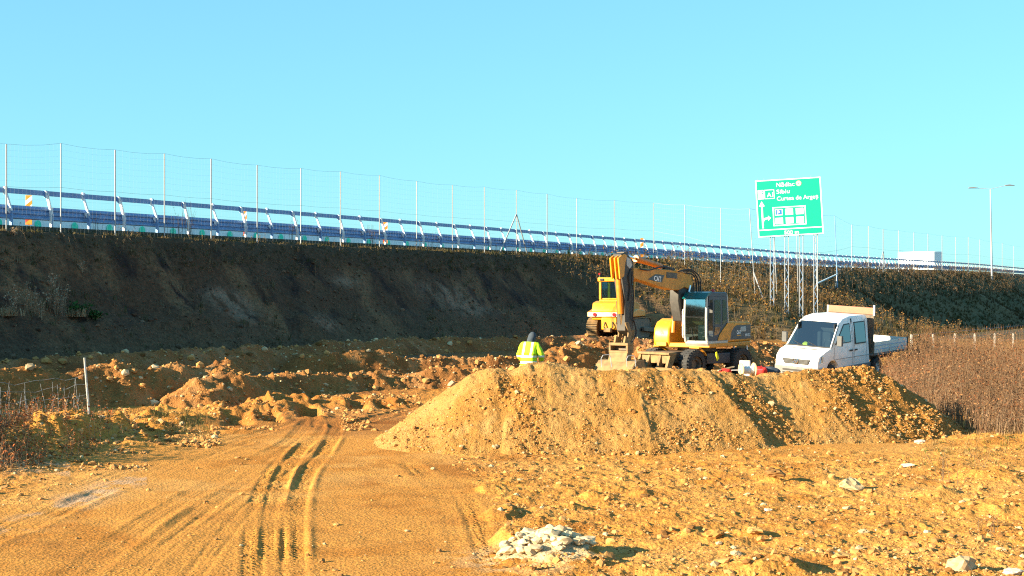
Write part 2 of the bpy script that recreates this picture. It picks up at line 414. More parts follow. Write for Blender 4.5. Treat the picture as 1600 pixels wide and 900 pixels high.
def Z0(cz, p): return cz*6-p*34
def land(X, Y, fine=True):
    """height of the ground and embankment"""
    n, s = ns(X, Y)
    wob = fbm(X, Y, .12, 3, seed=3)
    toe_n = 7+13*sstep(35, 52, s)-6*sstep(64, 84, s)
    toe_z = .62*(1-sstep(35, 55, s))-1.9*sstep(68, 110, s)
    ramp = 6+10*sstep(8, 26, s)-4*sstep(45, 60, s)+6*sstep(95, 130, s)
    cz = crest_z(s)
    cn = 1.9+.25*fbm(X*0+s, Y*0, .35, 3, seed=5)
    wn = n+wob*.7*sstep(2.2, 4, n)*(n < 30)
    t = (wn-cn)/(toe_n-cn)
    cut = 1-sstep(34, 52, s)
    # raw cut: steep upper face, a ledge, then a lower face; natural slope otherwise
    tc = np.clip(t, 0, 1)
    prof_cut = np.interp(tc, [0, .10, .50, .62, .90, 1], [0, .14, .60, .68, .97, 1])
    prof = prof_cut*cut+tc*(1-cut)
    slope_z = cz-.30+(toe_z-cz+.30)*prof
    flat = toe_z*(1-sstep(0, 1, (n-toe_n)/ramp))
    z = np.where(t <= 0, cz-.30*sstep(.2, 1.6, n), np.where(t >= 1, flat, slope_z))
    ons = sstep(0, .08, t)*sstep(1.25, .9, t)
    z = z+ons*(.30*fbm(X, Y, .45, 5, .6, seed=8)+cut*.05*fbm(s, Z0(cz, prof), 2.2, 3, .6, seed=7)+.10*(1-billow(X, Y, 1.3, 4, .55, seed=2)-.6))*(.6+.6*cut)
    z = z+(1-cut)*ons*(.55*fbm(X+.5*Y, Y, .16, 3, .5, seed=9)+.25*fbm(X, Y, .5, 3, seed=10))
    z = z+.26*np.exp(-((X-11.6)/5.)**2-((Y-52.5)/4.5)**2)+.30*np.exp(-((X-3.95)/1.2)**2-((Y-50.6)/1.0)**2)
    pad = np.exp(-(((X-5.7)/3.4)**2+((Y-75)/3.6)**2)**3)
    z = z*(1-pad)+.78*pad
    off = (n > toe_n+.1)
    far = 1-sstep(90, 200, np.hypot(X, Y))
    if fine:
        rm = rough_mask(X, Y)
        g = .05*fbm(X, Y, .22, 3, seed=21)+.018*fbm(X, Y, 1.7, 4, .5, seed=22)
        g = g+rm*(.055*fbm(X, Y, .8, 5, .6, seed=23)+.075*(.45-billow(X, Y, 2.6, 4, .6, seed=24))+.05*np.maximum(0, fbm(X, Y, 5., 3, .6, seed=25)))
        # furrows dragged across the torn ground
        g = g+rm*.022*np.sin(Y*5.2+3*fbm(X, Y, .4, 3, seed=33))*sstep(28, 24, Y)*(X > -1)
        near = (Y > 14) & (Y < 50) & (X > -22) & (X < 16)
        xs, ys = X[near], Y[near]
        gg = np.zeros(xs.shape)
        for pts, w, dep, tread in TRACKS:
            bx = [p[0] for p in pts]; by = [p[1] for p in pts]
            k = (xs > min(bx)-1.2) & (xs < max(bx)+1.2) & (ys > min(by)-1.2) & (ys < max(by)+1.2)
            if not k.any(): continue
            d, a, sd = poly_dist(xs[k], ys[k], pts)
            fade = (.16+.40*sstep(-.25, .35, fbm(xs[k], ys[k], .45, 3, seed=41+w*7)))
            dep = dep*1.0; q = -dep*sstep(w*.62, w*.40, d)+dep*.75*np.exp(-((d-w*.72)/(w*.18))**2)
            if tread:
                q = q+sstep(w*.55, w*.4, d)*.017*np.sign(np.sin(a*2*np.pi/.16+np.where(sd > 0, 0, 2.)+d*9))
            else:
                q = q+sstep(w*.6, w*.4, d)*(.006*np.sin(d*45)+.012*fbm(xs[k], ys[k], 4., 3, .6, seed=57))
            gg[k] += q*fade
        for x0, y0, w, dl, h in LUMPS:
            k = (np.abs(xs-x0) < w*1.6) & (np.abs(ys-y0) < dl*1.6)
            if not k.any(): continue
            r = np.hypot((xs[k]-x0)/w, (ys[k]-y0)/dl)*(1+.35*fbm(xs[k], ys[k], 1.6, 3, seed=51))
            gg[k] += sstep(1.15, .25, r)*(h*(1+.5*fbm(xs[k], ys[k], 1.6, 3, .5, seed=52))+min(.5*h, .10)*(.5-2*billow(xs[k], ys[k], 1.7, 3, .5, seed=53)+0.5*np.maximum(0, fbm(xs[k], ys[k], 3., 2, .5, seed=54))))
        for pts, w, dep in RUTS:
            d, a, sd = poly_dist(xs, ys, pts)
            k = d < 1.2
            gg[k] += (-dep*sstep(w*1.0, w*.25, d[k])+.05*np.exp(-((d[k]-w*1.1)/.2)**2))*sstep(-.6, .1, fbm(xs[k], ys[k], .7, 2, seed=55))
        g[near] += gg
        z = z+np.where(off, g*far, 0)+np.where((~off) & (n > cn), .0, 0)
    return z
def mix(a, b, t):
    return a*(1-t[:, None])+b*t[:, None]
def land_col(X, Y, Z):
    n, s = ns(X, Y)
    C = lambda *c: np.array(c)[None, :]
    rm = rough_mask(X, Y)
    a = np.broadcast_to(C(.50, .262, .068), (len(X), 3)).copy()
    v = fbm(X, Y, .35, 4, .55, seed=61)
    a = mix(a, C(.56, .33, .115), sstep(-.05, .5, v)*.8)
    a = mix(a, C(.40, .185, .036), sstep(.0, .5, fbm(X, Y, .8, 4, .6, seed=62))*.8)
    a = mix(a, C(.58, .33, .10), rm*.55*sstep(-.4, .4, fbm(X, Y, 1.1, 3, seed=63)))
    a = mix(a, C(.33, .16, .04), rm*sstep(.1, .5, fbm(X, Y, 2.2, 4, .6, seed=64))*.55)
    # grey dried slurry on the left of the haul road
    px = CX+F*X/np.maximum(Y, 1); py = CY+HC*F/np.maximum(Y, 1)
    strip = np.exp(-((py-(835-.42*px))/16)**2)*(px < 230)+.9*np.exp(-((py-(725+.05*px))/14)**2)*(px < 110)
    strip = np.clip(strip*sstep(-.15, .3, fbm(X, Y, 1.6, 5, .65, seed=66)+.25*fbm(X, Y*.3, 6, 3, seed=76))*(Y < 40), 0, 1)
    a = mix(a, C(.44, .37, .34), strip*.7)
    # white chippings at the rubble heap
    q = np.exp(-(((X-.38)/.75)**2+((Y-18.2)/.8)**2))
    a = mix(a, C(.72, .66, .52), np.clip(q*1.2*sstep(-.3, .3, fbm(X, Y, 4, 3, seed=67)), 0, 1))
    wet = sstep(.05, .55, fbm(X, Y, .17, 4, .6, seed=68)+.35*fbm(X, Y, 1.4, 3, seed=69))
    a = a*(1-.30*wet[:, None]*np.array([[.8, 1., 1.15]]))
    a = a*np.array([[.95, .80, .62]])
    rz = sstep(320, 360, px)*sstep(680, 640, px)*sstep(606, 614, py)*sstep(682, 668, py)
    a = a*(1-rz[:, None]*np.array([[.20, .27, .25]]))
    back_shade = sstep(17, 13, n)*(s < 46)*sstep(-40, -30, s)*sstep(620, 612, py)  # shade behind the ridges painted in as darker, bluer soil
    a = a*(1-back_shade[:, None]*np.array([[.40, .46, .30]]))
    # embankment
    toe_n = 7+13*sstep(35, 52, s)-6*sstep(64, 84, s)
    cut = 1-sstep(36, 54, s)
    bk = sstep(1.0, -.6, n-toe_n-2.6*cut+.9*fbm(X, Y, .6, 3, seed=70))  # dark soil carried past the cut's toe to paint in the bank's shadow
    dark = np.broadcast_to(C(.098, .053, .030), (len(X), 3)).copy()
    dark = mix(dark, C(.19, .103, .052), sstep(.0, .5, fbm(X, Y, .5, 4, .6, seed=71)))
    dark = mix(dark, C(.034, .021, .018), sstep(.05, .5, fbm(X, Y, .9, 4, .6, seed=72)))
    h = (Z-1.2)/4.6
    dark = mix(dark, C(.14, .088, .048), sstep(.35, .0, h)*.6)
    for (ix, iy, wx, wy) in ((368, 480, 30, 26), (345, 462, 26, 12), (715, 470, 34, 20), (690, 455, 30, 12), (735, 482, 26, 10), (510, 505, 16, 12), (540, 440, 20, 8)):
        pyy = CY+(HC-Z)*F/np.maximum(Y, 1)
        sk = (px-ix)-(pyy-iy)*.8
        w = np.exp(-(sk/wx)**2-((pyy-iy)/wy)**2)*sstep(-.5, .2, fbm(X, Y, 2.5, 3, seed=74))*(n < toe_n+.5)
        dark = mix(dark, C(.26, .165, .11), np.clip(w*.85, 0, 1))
    green = np.broadcast_to(C(.13, .095, .045), (len(X), 3)).copy()
    green = mix(green, C(.066, .064, .027), sstep(.0, .4, fbm(X, Y, .3, 4, seed=75)))
    green = mix(green, C(.17, .11, .05), sstep(.05, .5, fbm(X, Y, .55, 4, seed=76))*.8)
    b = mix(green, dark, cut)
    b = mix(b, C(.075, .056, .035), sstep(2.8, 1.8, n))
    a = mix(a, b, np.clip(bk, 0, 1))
    fld = sstep(48, 66, s)*sstep(62, 70, Y)*(X > 8)
    a = mix(a, C(.085, .065, .032), fld*(1-bk))
    return a

# polar sheet, finest where the ground is seen
ang = np.concatenate([np.linspace(-180, -60, 25)[:-1], np.linspace(-60, -24, 60)[:-1], np.linspace(-24, 24, 1150)[:-1], np.linspace(24, 60, 60)[:-1], np.linspace(60, 180, 25)[:-1]])
rad = np.concatenate([np.geomspace(1.5, 14, 14)[:-1], np.geomspace(14, 62, 760)[:-1], np.geomspace(62, 130, 190)[:-1], np.geomspace(130, 330, 110)[:-1], np.geomspace(330, 5000, 20)])
A, RR = np.meshgrid(np.radians(ang), rad)
GX = (RR*np.sin(A)).ravel(); GY = (RR*np.cos(A)).ravel()
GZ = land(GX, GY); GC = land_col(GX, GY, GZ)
na, nr = len(ang), len(rad)
ii, jj = np.meshgrid(np.arange(nr-1), np.arange(na), indexing='ij')
jn = (jj+1) % na
quads = np.stack([ii*na+jj, ii*na+jn, (ii+1)*na+jn, (ii+1)*na+jj], -1).reshape(-1, 4)[:, ::-1]
gn, gs = ns(GX, GY)
toe_all = 7+13*sstep(35, 52, gs)-6*sstep(64, 84, gs)
isb = (gn < toe_all+.6) & (gs > -120) & (gs < 420)
fb = isb[quads].all(1)
def submesh(name, mask, m):
    q = quads[mask]; u, inv = np.unique(q, return_inverse=True)
    return np_mesh(name, np.stack([GX[u], GY[u], GZ[u]], 1), inv.reshape(q.shape), GC[u], (m,))
V0 = np.array([[0, 0, land(np.array([0.]), np.array([0.]))[0]]])
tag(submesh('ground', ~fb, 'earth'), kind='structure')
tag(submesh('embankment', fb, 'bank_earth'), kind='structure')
def hgt(x, y):
    return float(land(np.array([float(x)]), np.array([float(y)]))[0])

# motorway carriageway on the embankment
mb = MB()
ss = list(range(-90, 401, 10))
vs = []; fs = []
for s in ss:
    z = float(crest_z(np.array(float(s))))+.02
    for n in (-1.2, -13.5, -15.5, -28): vs.append(road_pt(s, n, z))
for i in range(len(ss)-1):
    for a in (0, 1, 2):
        fs.append((i*4+a, i*4+a+1, i*4+5+a, i*4+4+a))
mb.add(vs, fs, 'asphalt')
tag(mb.build('motorway'), kind='structure')

# ------------------------------------------------------------------ gravel mound
CREST = [(768,574,32.3),(800,580,32.3),(835,574,32.2),(900,575,32.2),(1000,579,32.4),(1090,582,32.8),(1180,587,33.4),(1235,580,33.8),(1300,574,34.4),(1345,572,34.9)]
CREST3 = [P(*c) for c in CREST]
crest2 = [(p.x, p.y) for p in CREST3]
carc = [0.]
for a, b in zip(crest2[:-1], crest2[1:]): carc.append(carc[-1]+math.hypot(b[0]-a[0], b[1]-a[1]))
CZ = [p.z for p in CREST3]
EDGES = [(-.30, .12, .10, .5), (2.62, .12, .12, .9), (4.45, .42, .16, .9), (6.75, .72, .17, 1.0)]
def mound_h(X, Y, fine=True):
    d, a, sd = poly_dist(X, Y, crest2)
    a2 = a
    top = np.interp(a2, carc, CZ)
    dd = np.maximum(0, d-.22)
    dd = np.sqrt(dd*dd+.02)-.14
    z = top-.69*dd
    front = (sd > 0)
    xx = X-.0
    coarse = np.zeros(X.shape)
    dn = np.clip(d/2.2, 0, 1)
    for x0, k, amp, cw in EDGES:
        xe = x0+k*d+.42*fbm(X, Y, .8, 5, .65, seed=81+x0)
        u = X-xe
        up = np.where(u < 0, np.exp(u/.9), np.exp(-u/.28))
        z = z+amp*up*np.clip(dn*2.2, 0, 1)*front-.10*amp*front*dn
        coarse = np.maximum(coarse, sstep(-.02, .12, u)*sstep(cw+.5, cw-.1, u+.35*fbm(X, Y, .9, 3, seed=82))*front*np.clip(dn*4-.6, 0, 1))
    coarse = np.maximum(coarse, sstep(6.7, 7.0, X-.72*d)*front)
    coarse = np.maximum(coarse, .85*sstep(-.1, .3, X)*sstep(.45, .75, dn)*sstep(-.3, .3, fbm(X, Y, .8, 3, seed=83))*front)
    coarse = np.clip(coarse*(.25+1.1*sstep(-.35, .25, fbm(X, Y, 1.2, 4, .6, seed=90)))+.55*sstep(.12, .45, fbm(X, Y, .9, 4, .6, seed=94))*front*sstep(.1, .3, dn), 0, 1)
    z = z+.17*fbm(X, Y, .6, 5, .58, seed=84)
    if fine:
        # rills running down the upper face
        z = z+.05*fbm(X, Y*.3, 3.2, 3, .6, seed=85)*sstep(.75, .3, dn)*sstep(.0, .12, dn)
        z = z+.026*fbm(X, Y, 9, 3, .65, seed=86)+coarse*(.06*fbm(X, Y, 4.5, 4, .65, seed=87)+.03*np.maximum(0, fbm(X, Y, 11, 3, .6, seed=88)))
        z = z+.10*np.maximum(0, fbm(X, Y, 1.9, 4, .6, seed=80))*sstep(.3, .0, dn)
    return z, coarse, dn
mxs = np.arange(-4.2, 12.2, .026); mys = np.arange(29.0, 38.4, .03)
MX, MY = np.meshgrid(mxs, mys); MX = MX.ravel(); MY = MY.ravel()
MZ, MC, MD = mound_h(MX, MY)
mcol = np.broadcast_to(np.array([.58, .36, .135])[None], (len(MX), 3)).copy()
mcol = mix(mcol, np.array([[.50, .285, .085]]), sstep(-.1, .4, fbm(MX, MY, .9, 4, seed=91)))
mcol = mix(mcol, np.array([[.64, .43, .19]]), sstep(0, .5, fbm(MX, MY, 2.4, 4, .6, seed=92))*.7)
mcol = mix(mcol, np.array([[.48, .245, .06]]), np.clip(MC, 0, 1)*.75)
mcol = mix(mcol, np.array([[.46, .225, .05]]), sstep(6.4, 7.2, MX-.72*np.clip(MD*2.2, 0, 3))*.8)
mcol = mcol*np.array([[.64, .55, .45]])
gz = land(MX, MY)
keep = MZ > gz-.35
nx, ny = len(mxs), len(mys)
ii, jj = np.meshgrid(np.arange(ny-1), np.arange(nx-1), indexing='ij')
q = np.stack([ii*nx+jj, ii*nx+jj+1, (ii+1)*nx+jj+1, (ii+1)*nx+jj], -1).reshape(-1, 4)
q = q[keep[q].all(1)]; u, inv = np.unique(q, return_inverse=True)
o = np_mesh('gravel_mound', np.stack([MX[u], MY[u], MZ[u]], 1), inv.reshape(q.shape), mcol[u], ('gravel_earth',))
tag(o, 'long flat-topped mound of tan gravel tipped in front of the excavator', 'gravel mound')
def top_h(X, Y):
    return np.maximum(land(X, Y), mound_h(X, Y)[0])
def top1(x, y): return float(top_h(np.array([float(x)]), np.array([float(y)]))[0])

# ------------------------------------------------------------------ soil ridges behind
def ridge(name, pts, label, slope, seed, lump=.25, flatw=.25, pad=.0):
    p3 = [P(*c) for c in pts]
    p2 = [(p.x, p.y) for p in p3]; arc = [0.]
    for a, b in zip(p2[:-1], p2[1:]): arc.append(arc[-1]+math.hypot(b[0]-a[0], b[1]-a[1]))
    x0 = min(p[0] for p in p2)-3; x1 = max(p[0] for p in p2)+3; y0 = min(p[1] for p in p2)-3; y1 = max(p[1] for p in p2)+3
    st = .055
    xs = np.arange(x0, x1, st); ys = np.arange(y0, y1, st)
    X, Y = np.meshgrid(xs, ys); X = X.ravel(); Y = Y.ravel()
    d, a, sd = poly_dist(X, Y, p2)
    k = d < 3.2
    top = np.interp(a, arc, [p.z for p in p3])
    d2 = np.maximum(0, d+.25*fbm(X, Y, .9, 3, seed=seed)-flatw)
    z = top+lump*.7*fbm(X, Y, .55, 3, seed=seed+1)*sstep(1.8, .2, d)-slope*d2
    z = z+lump*.9*(.4-billow(X, Y, 1.1, 4, .6, seed=seed+2))+lump*.5*np.maximum(0, fbm(X, Y, 3.2, 4, .65, seed=seed+3))
    g = land(X, Y)
    keep = (z > g-.3) & k
    nx, ny = len(xs), len(ys)
    ii, jj = np.meshgrid(np.arange(ny-1), np.arange(nx-1), indexing='ij')
    q = np.stack([ii*nx+jj, ii*nx+jj+1, (ii+1)*nx+jj+1, (ii+1)*nx+jj], -1).reshape(-1, 4)
    q = q[keep[q].all(1)]; u, inv = np.unique(q, return_inverse=True)
    X, Y, z = X[u], Y[u], z[u]
    c = np.broadcast_to(np.array([.46, .24, .062])[None], (len(X), 3)).copy()
    c = mix(c, np.array([[.33, .165, .045]]), sstep(-.1, .4, fbm(X, Y, .8, 4, .6, seed=seed+5)))
    c = mix(c, np.array([[.56, .33, .11]]), sstep(.05, .5, fbm(X, Y, 1.7, 4, .6, seed=seed+6)))
    c = c*np.array([[.58, .47, .62]] if 'back' in label else [[.66, .545, .60]])  # ridge shade put into the colour: soil darkened, back ridges most
    o = np_mesh(name, np.stack([X, Y, z], 1), inv.reshape(q.shape), c, ('earth',))
    tag(o, label, 'soil ridge', 'soil ridges below the embankment')
    RIDGES.append((X, Y, z))
    return o
RIDGES = []
ridge('soil_ridge', [(-120,592,38.2),(0,584,39.7),(100,577,41),(200,575,42.6),(300,567,44.5),(350,572,46)], 'leftmost front ridge of clods behind the wire fence post', .9, 101, .42)
ridge('soil_ridge', [(-100,572,40.5),(0,566,43),(60,560,44.2),(150,556,46),(260,552,48.5),(330,546,50.5),(420,548,53.5)], 'left back ridge of dug soil in front of the raw cut', .85, 111, .34)
ridge('soil_ridge', [(310,592,42),(350,583,43),(400,590,44.5),(440,588,46),(490,590,47.5),(560,590,49),(640,586,50),(710,578,50.5),(760,576,51)], 'low lumpy ridge of clods left of the gravel mound', .8, 121, .36)
ridge('soil_ridge', [(470,556,52.5),(560,553,54),(650,560,55),(730,556,56),(800,556,57),(880,560,58)], 'middle soil ridge behind the worker in yellow', .8, 131, .32)
ridge('soil_ridge', [(430,546,55),(500,538,57.5),(560,533,60),(640,533,63),(720,530,65.5),(800,531,68),(880,531,70),(950,527,71.5),(1010,530,72)], 'long back soil ridge running up to the bulldozer tracks', .75, 141, .30)
ridge('soil_ridge', [(850,556,50),(880,546,51),(915,540,52.5),(945,548,54),(965,556,54)], 'loose heap of orange clods between the worker and the bulldozer', .7, 151, .42)
ridge('soil_ridge', [(1000,548,60),(1060,538,61.5),(1130,534,63),(1200,538,65),(1260,540,66)], 'soil ridge seen under the excavator and beside the white truck', .6, 161, .28)

# ------------------------------------------------------------------ stones
def ico(sub):
    bm = bmesh.new(); bmesh.ops.create_icosphere(bm, subdivisions=sub, radius=1.)
    V = np.array([v.co[:] for v in bm.verts]); Fc = np.array([[v.index for v in f.verts] for f in bm.faces]); bm.free()
    return V, Fc
def rock_var(sub, k):
    V, Fc = ico(sub); r = np.random.default_rng(k)
    for _ in range(9):                                  # chip flat facets off
        d = r.normal(size=3); d /= np.linalg.norm(d); h = .55+.3*r.random()
        p = V @ d; V = V-np.outer(np.maximum(0, p-h)*.9, d)
    V = V*(1+.08*r.normal(size=(len(V), 1)))
    V = V*np.array([1., .75+.3*r.random(), .55+.25*r.random()])
    return V, Fc
ROCKS1 = [rock_var(1, 100+k) for k in range(10)]
ROCKS2 = [rock_var(2, 200+k) for k in range(8)]
def scatter_stones(name, X, Y, Z, S, C, variants):
    Vs = []; Fs = []; Cs = []; off = 0
    which = rng.integers(0, len(variants), len(X))
    for k, (V, Fc) in enumerate(variants):
        idx = np.where(which == k)[0]
        if not len(idx): continue
        a = rng.random(len(idx))*2*np.pi; ca, sa = np.cos(a), np.sin(a)
        tl = rng.normal(size=len(idx))*.35; ct, st = np.cos(tl), np.sin(tl)
        v = V[None]*S[idx][:, None, None]
        y1 = v[..., 1]*ct[:, None]-v[..., 2]*st[:, None]; z1 = v[..., 1]*st[:, None]+v[..., 2]*ct[:, None]
        x2 = v[..., 0]*ca[:, None]-y1*sa[:, None]; y2 = v[..., 0]*sa[:, None]+y1*ca[:, None]
        W = np.stack([x2+X[idx][:, None], y2+Y[idx][:, None], z1+Z[idx][:, None]], -1).reshape(-1, 3)
        nf = (Fc[None]+(np.arange(len(idx))*len(V))[:, None, None]+off).reshape(-1, 3)
        Vs.append(W); Fs.append(nf); Cs.append(np.repeat(C[idx], len(V), 0)); off += len(W)
    o = np_mesh(name, np.concatenate(Vs), np.concatenate(Fs), np.concatenate(Cs), ('stone',), smooth=False)
    return tag(o, kind='stuff')
def stone_cols(n, pale=.12):
    base = np.array([.40, .20, .066])*(.75+.5*rng.random((n, 1)))
    p = rng.random(n)
    c = np.where((p < pale)[:, None], np.array([.50, .37, .21])*(.8+.3*rng.random((n, 1))), base)
    c = c*(.8+.4*rng.random((n, 1)))
    c = np.where((p > .9)[:, None], np.array([.19, .09, .026])*(.7+.5*rng.random((n, 1))), c)
    return c
# clods and stones over the torn ground
def sample_px(n, x0, x1, y0, y1, power=1.):
    px = rng.uniform(x0, x1, n); py = y0+(y1-y0)*rng.random(n)**power
    D = HC*F/(py-CY)
    return (px-CX)/F*D, D
X, Y = sample_px(48000, -60, 1660, 655, 925)
rm = rough_mask(X, Y)
mh = mound_h(X, Y, False)[0]
k = (rng.random(len(X)) < .05+.95*rm*(.35+.65*sstep(-.3, .3, fbm(X, Y, .6, 3, seed=171)))) & (mh < .05)
X, Y = X[k], Y[k]
S = .0085*(1-rng.random(len(X)))**(-.50); S = np.minimum(S, .085)*(.75+.25*rough_mask(X, Y))
Z = land(X, Y)+S*.12
scatter_stones('ground_stones', X, Y, Z, S, stone_cols(len(X), .06), ROCKS1+ROCKS2[:2])
# clods thrown up round the ruts and along the left verge
n = 5200
px = np.concatenate([rng.uniform(330, 660, n//2), rng.uniform(180, 345, n//4), rng.uniform(-20, 230, n//4)]); py = np.concatenate([rng.uniform(614, 672, n//2), rng.uniform(640, 700, n//4), rng.uniform(672, 735, n//4)])
D = HC*F/(py-CY); X, Y = (px-CX)/F*D, D
k = (fbm(X, Y, .5, 3, seed=175) > -.12) & ~((px > 440) & (px < 530) & (py > 648)); X, Y = X[k], Y[k]
S = .022*(1-rng.random(len(X)))**(-.48); S = np.minimum(S, .11)
scatter_stones('rut_clods', X, Y, land(X, Y)+S*.15, S, stone_cols(len(X), .05), ROCKS1)
# gravel on the mound
n = 42000
X = rng.uniform(-3.6, 11.4, n); Y = rng.uniform(29.4, 35.4, n)
z, co, dn = mound_h(X, Y)
k = (z > land(X, Y)-.02) & (rng.random(n) < .26+.65*co+.5*sstep(.75, 1.05, dn))
X, Y, z, co = X[k], Y[k], z[k], co[k]
S = .0095*(1-rng.random(len(X)))**(-.36)*(1+.6*co); S = np.minimum(S, .075)
scatter_stones('mound_gravel', X, Y, z+S*.15, S, stone_cols(len(X), .10)*np.array([[.95, .92, .85]]), ROCKS1)
# clods on the soil ridges
Xa = np.concatenate([r[0] for r in RIDGES]); Ya = np.concatenate([r[1] for r in RIDGES]); Za = np.concatenate([r[2] for r in RIDGES])
k = rng.integers(0, len(Xa), 9000)
S = .03*(1-rng.random(len(k)))**(-.4); S = np.minimum(S, .2)
scatter_stones('ridge_clods', Xa[k], Ya[k], Za[k]+S*.2, S, stone_cols(len(k), .22), ROCKS1)

def big_rock(x, y, w, col, label, flat=.7, seed=0, rz=None, name='rock', group=None, z=None):
    D = HC*F/(y-CY)
    px, py = (x-CX)/F*D, D
    V, Fc = rock_var(3, 900+seed)
    r = np.random.default_rng(seed)
    nz = np.array([fbm(V[:, 0]+seed, V[:, 1]+V[:, 2], 1.5, 3, seed=seed+.3)]).T
    V = V*(1+.16*nz); V[:, 2] *= flat
    s = w*D/F/2
    a = r.random()*6.28 if rz is None else rz
    ca, sa = math.cos(a), math.sin(a)
    W = np.stack([(V[:, 0]*ca-V[:, 1]*sa)*s, (V[:, 0]*sa+V[:, 1]*ca)*s, V[:, 2]*s], 1)
    c = np.array(col)[None]*(1+.25*nz)
    o = np_mesh(name, W, Fc, c, ('stone',), smooth=False)
    o.location = (px, py, (top1(px, py) if z is None else z)+s*.25*flat)
    tag(o, label, 'rock', group)
    return o
PALE = (.44, .31, .17); WHT = (.50, .43, .33); TAN = (.42, .24, .08); ORG = (.38, .18, .045)
big_rock(1328, 764, 46, (.46, .33, .18), 'pale boulder with a dark right end lying on the torn ground', .75, 3, .2)
big_rock(1418, 731, 26, WHT, 'smooth white stone half buried in the right foreground', .5, 5, 0.)
big_rock(1437, 692, 22, WHT, 'small chalky white stone near the right foot of the gravel mound', .6, 6)
big_rock(1500, 890, 62, PALE, 'large angular pale slab at the bottom right edge of the picture', .8, 8, .6)
big_rock(1585, 898, 36, WHT, 'white stone in the bottom right corner', .6, 9)
big_rock(1205, 690, 11, PALE, 'small upright yellowish stone at the foot of the mound', 1.5, 10)
big_rock(1515, 788, 30, TAN, 'tan block with a sharp dark shadow on the right', .8, 12)
big_rock(1116, 848, 34, ORG, 'orange clod beside a dark hollow at the lower middle', .9, 13)
big_rock(1178, 838, 30, TAN, 'rounded tan clod right of the dark hollow', .8, 14)
big_rock(215, 671, 13, PALE, 'pale rounded stone on the left verge above the haul road', .9, 15)
big_rock(122, 664, 22, PALE, 'flat pale stone just right of the leaning fence post foot', .5, 16)
big_rock(677, 733, 9, PALE, 'small round pale stone on the haul road edge', .8, 17)
big_rock(636, 828, 11, PALE, 'little cream stone on the haul road at lower centre', .7, 18)
big_rock(525, 820, 14, TAN, 'small tan clod on the haul road, left of the cream stone', .6, 19)
big_rock(1310, 872, 36, TAN, 'broad low tan clod among fist sized stones at the bottom', .5, 20)
big_rock(1298, 868, 20, WHT, 'bright white chip beside the broad low tan clod', .5, 21)
big_rock(1210, 752, 36, (.22, .11, .035), 'dark brown clod left of the pale boulder', .6, 22)
big_rock(1200, 800, 14, WHT, 'small white chip on the left of the right foreground', .6, 23)
big_rock(1350, 832, 20, PALE, 'pale pebble below the pale boulder', .6, 24)
big_rock(1150, 871, 22, PALE, 'cream coloured stone at the bottom, right of the white rubble', .6, 25)
# white rubble heap
t = thing('rubble_heap', 'heap of white broken rubble at the bottom edge of the haul road', 'rubble', (.42, 18.25, hgt(.42, 18.25)))
V, Fc = ico(4); 
W = V*np.array([.64, .50, .05]); W[:, 2] += .05*fbm(V[:, 0]*.7, V[:, 1]*.7, 5, 4, .6, seed=301)+.0
W[:, 2] = np.where(W[:, 2] > 0, W[:, 2]*(1+.6*fbm(V[:, 0], V[:, 1], 2.2, 3, seed=302)), W[:, 2])
W[:, 2] += land(W[:, 0]+.42, W[:, 1]+18.25)-t.location.z
np_mesh('fines', W, Fc, np.broadcast_to(np.array([[.44, .34, .20]]), (len(W), 3)), ('gravel_earth',), parent=t)
for k in range(130):
    a = rng.random()*6.28; rr = math.sqrt(rng.random())
    x, y = .62*rr*math.cos(a), .48*rr*math.sin(a)
    s = .032+.085*rng.random()**1.8
    if k == 0: x, y, s = .42, .18, .14
    if k == 1: x, y, s = .55, -.05, .11
    V, Fc = ROCKS2[k % 8]
    ca, sa = math.cos(a*3), math.sin(a*3)
    W = np.stack([(V[:, 0]*ca-V[:, 1]*sa)*s+x, (V[:, 0]*sa+V[:, 1]*ca)*s+y, V[:, 2]*s+.05*(1-rr*rr)+hgt(x+.42, y+18.25)-t.location.z+s*.25+.035], 1)
    c = np.array([[.60, .46, .28]])*(.68+.35*rng.random())
    np_mesh('rubble_stone', W, Fc, np.broadcast_to(c, (len(W), 3)), ('stone',), smooth=False, parent=t)

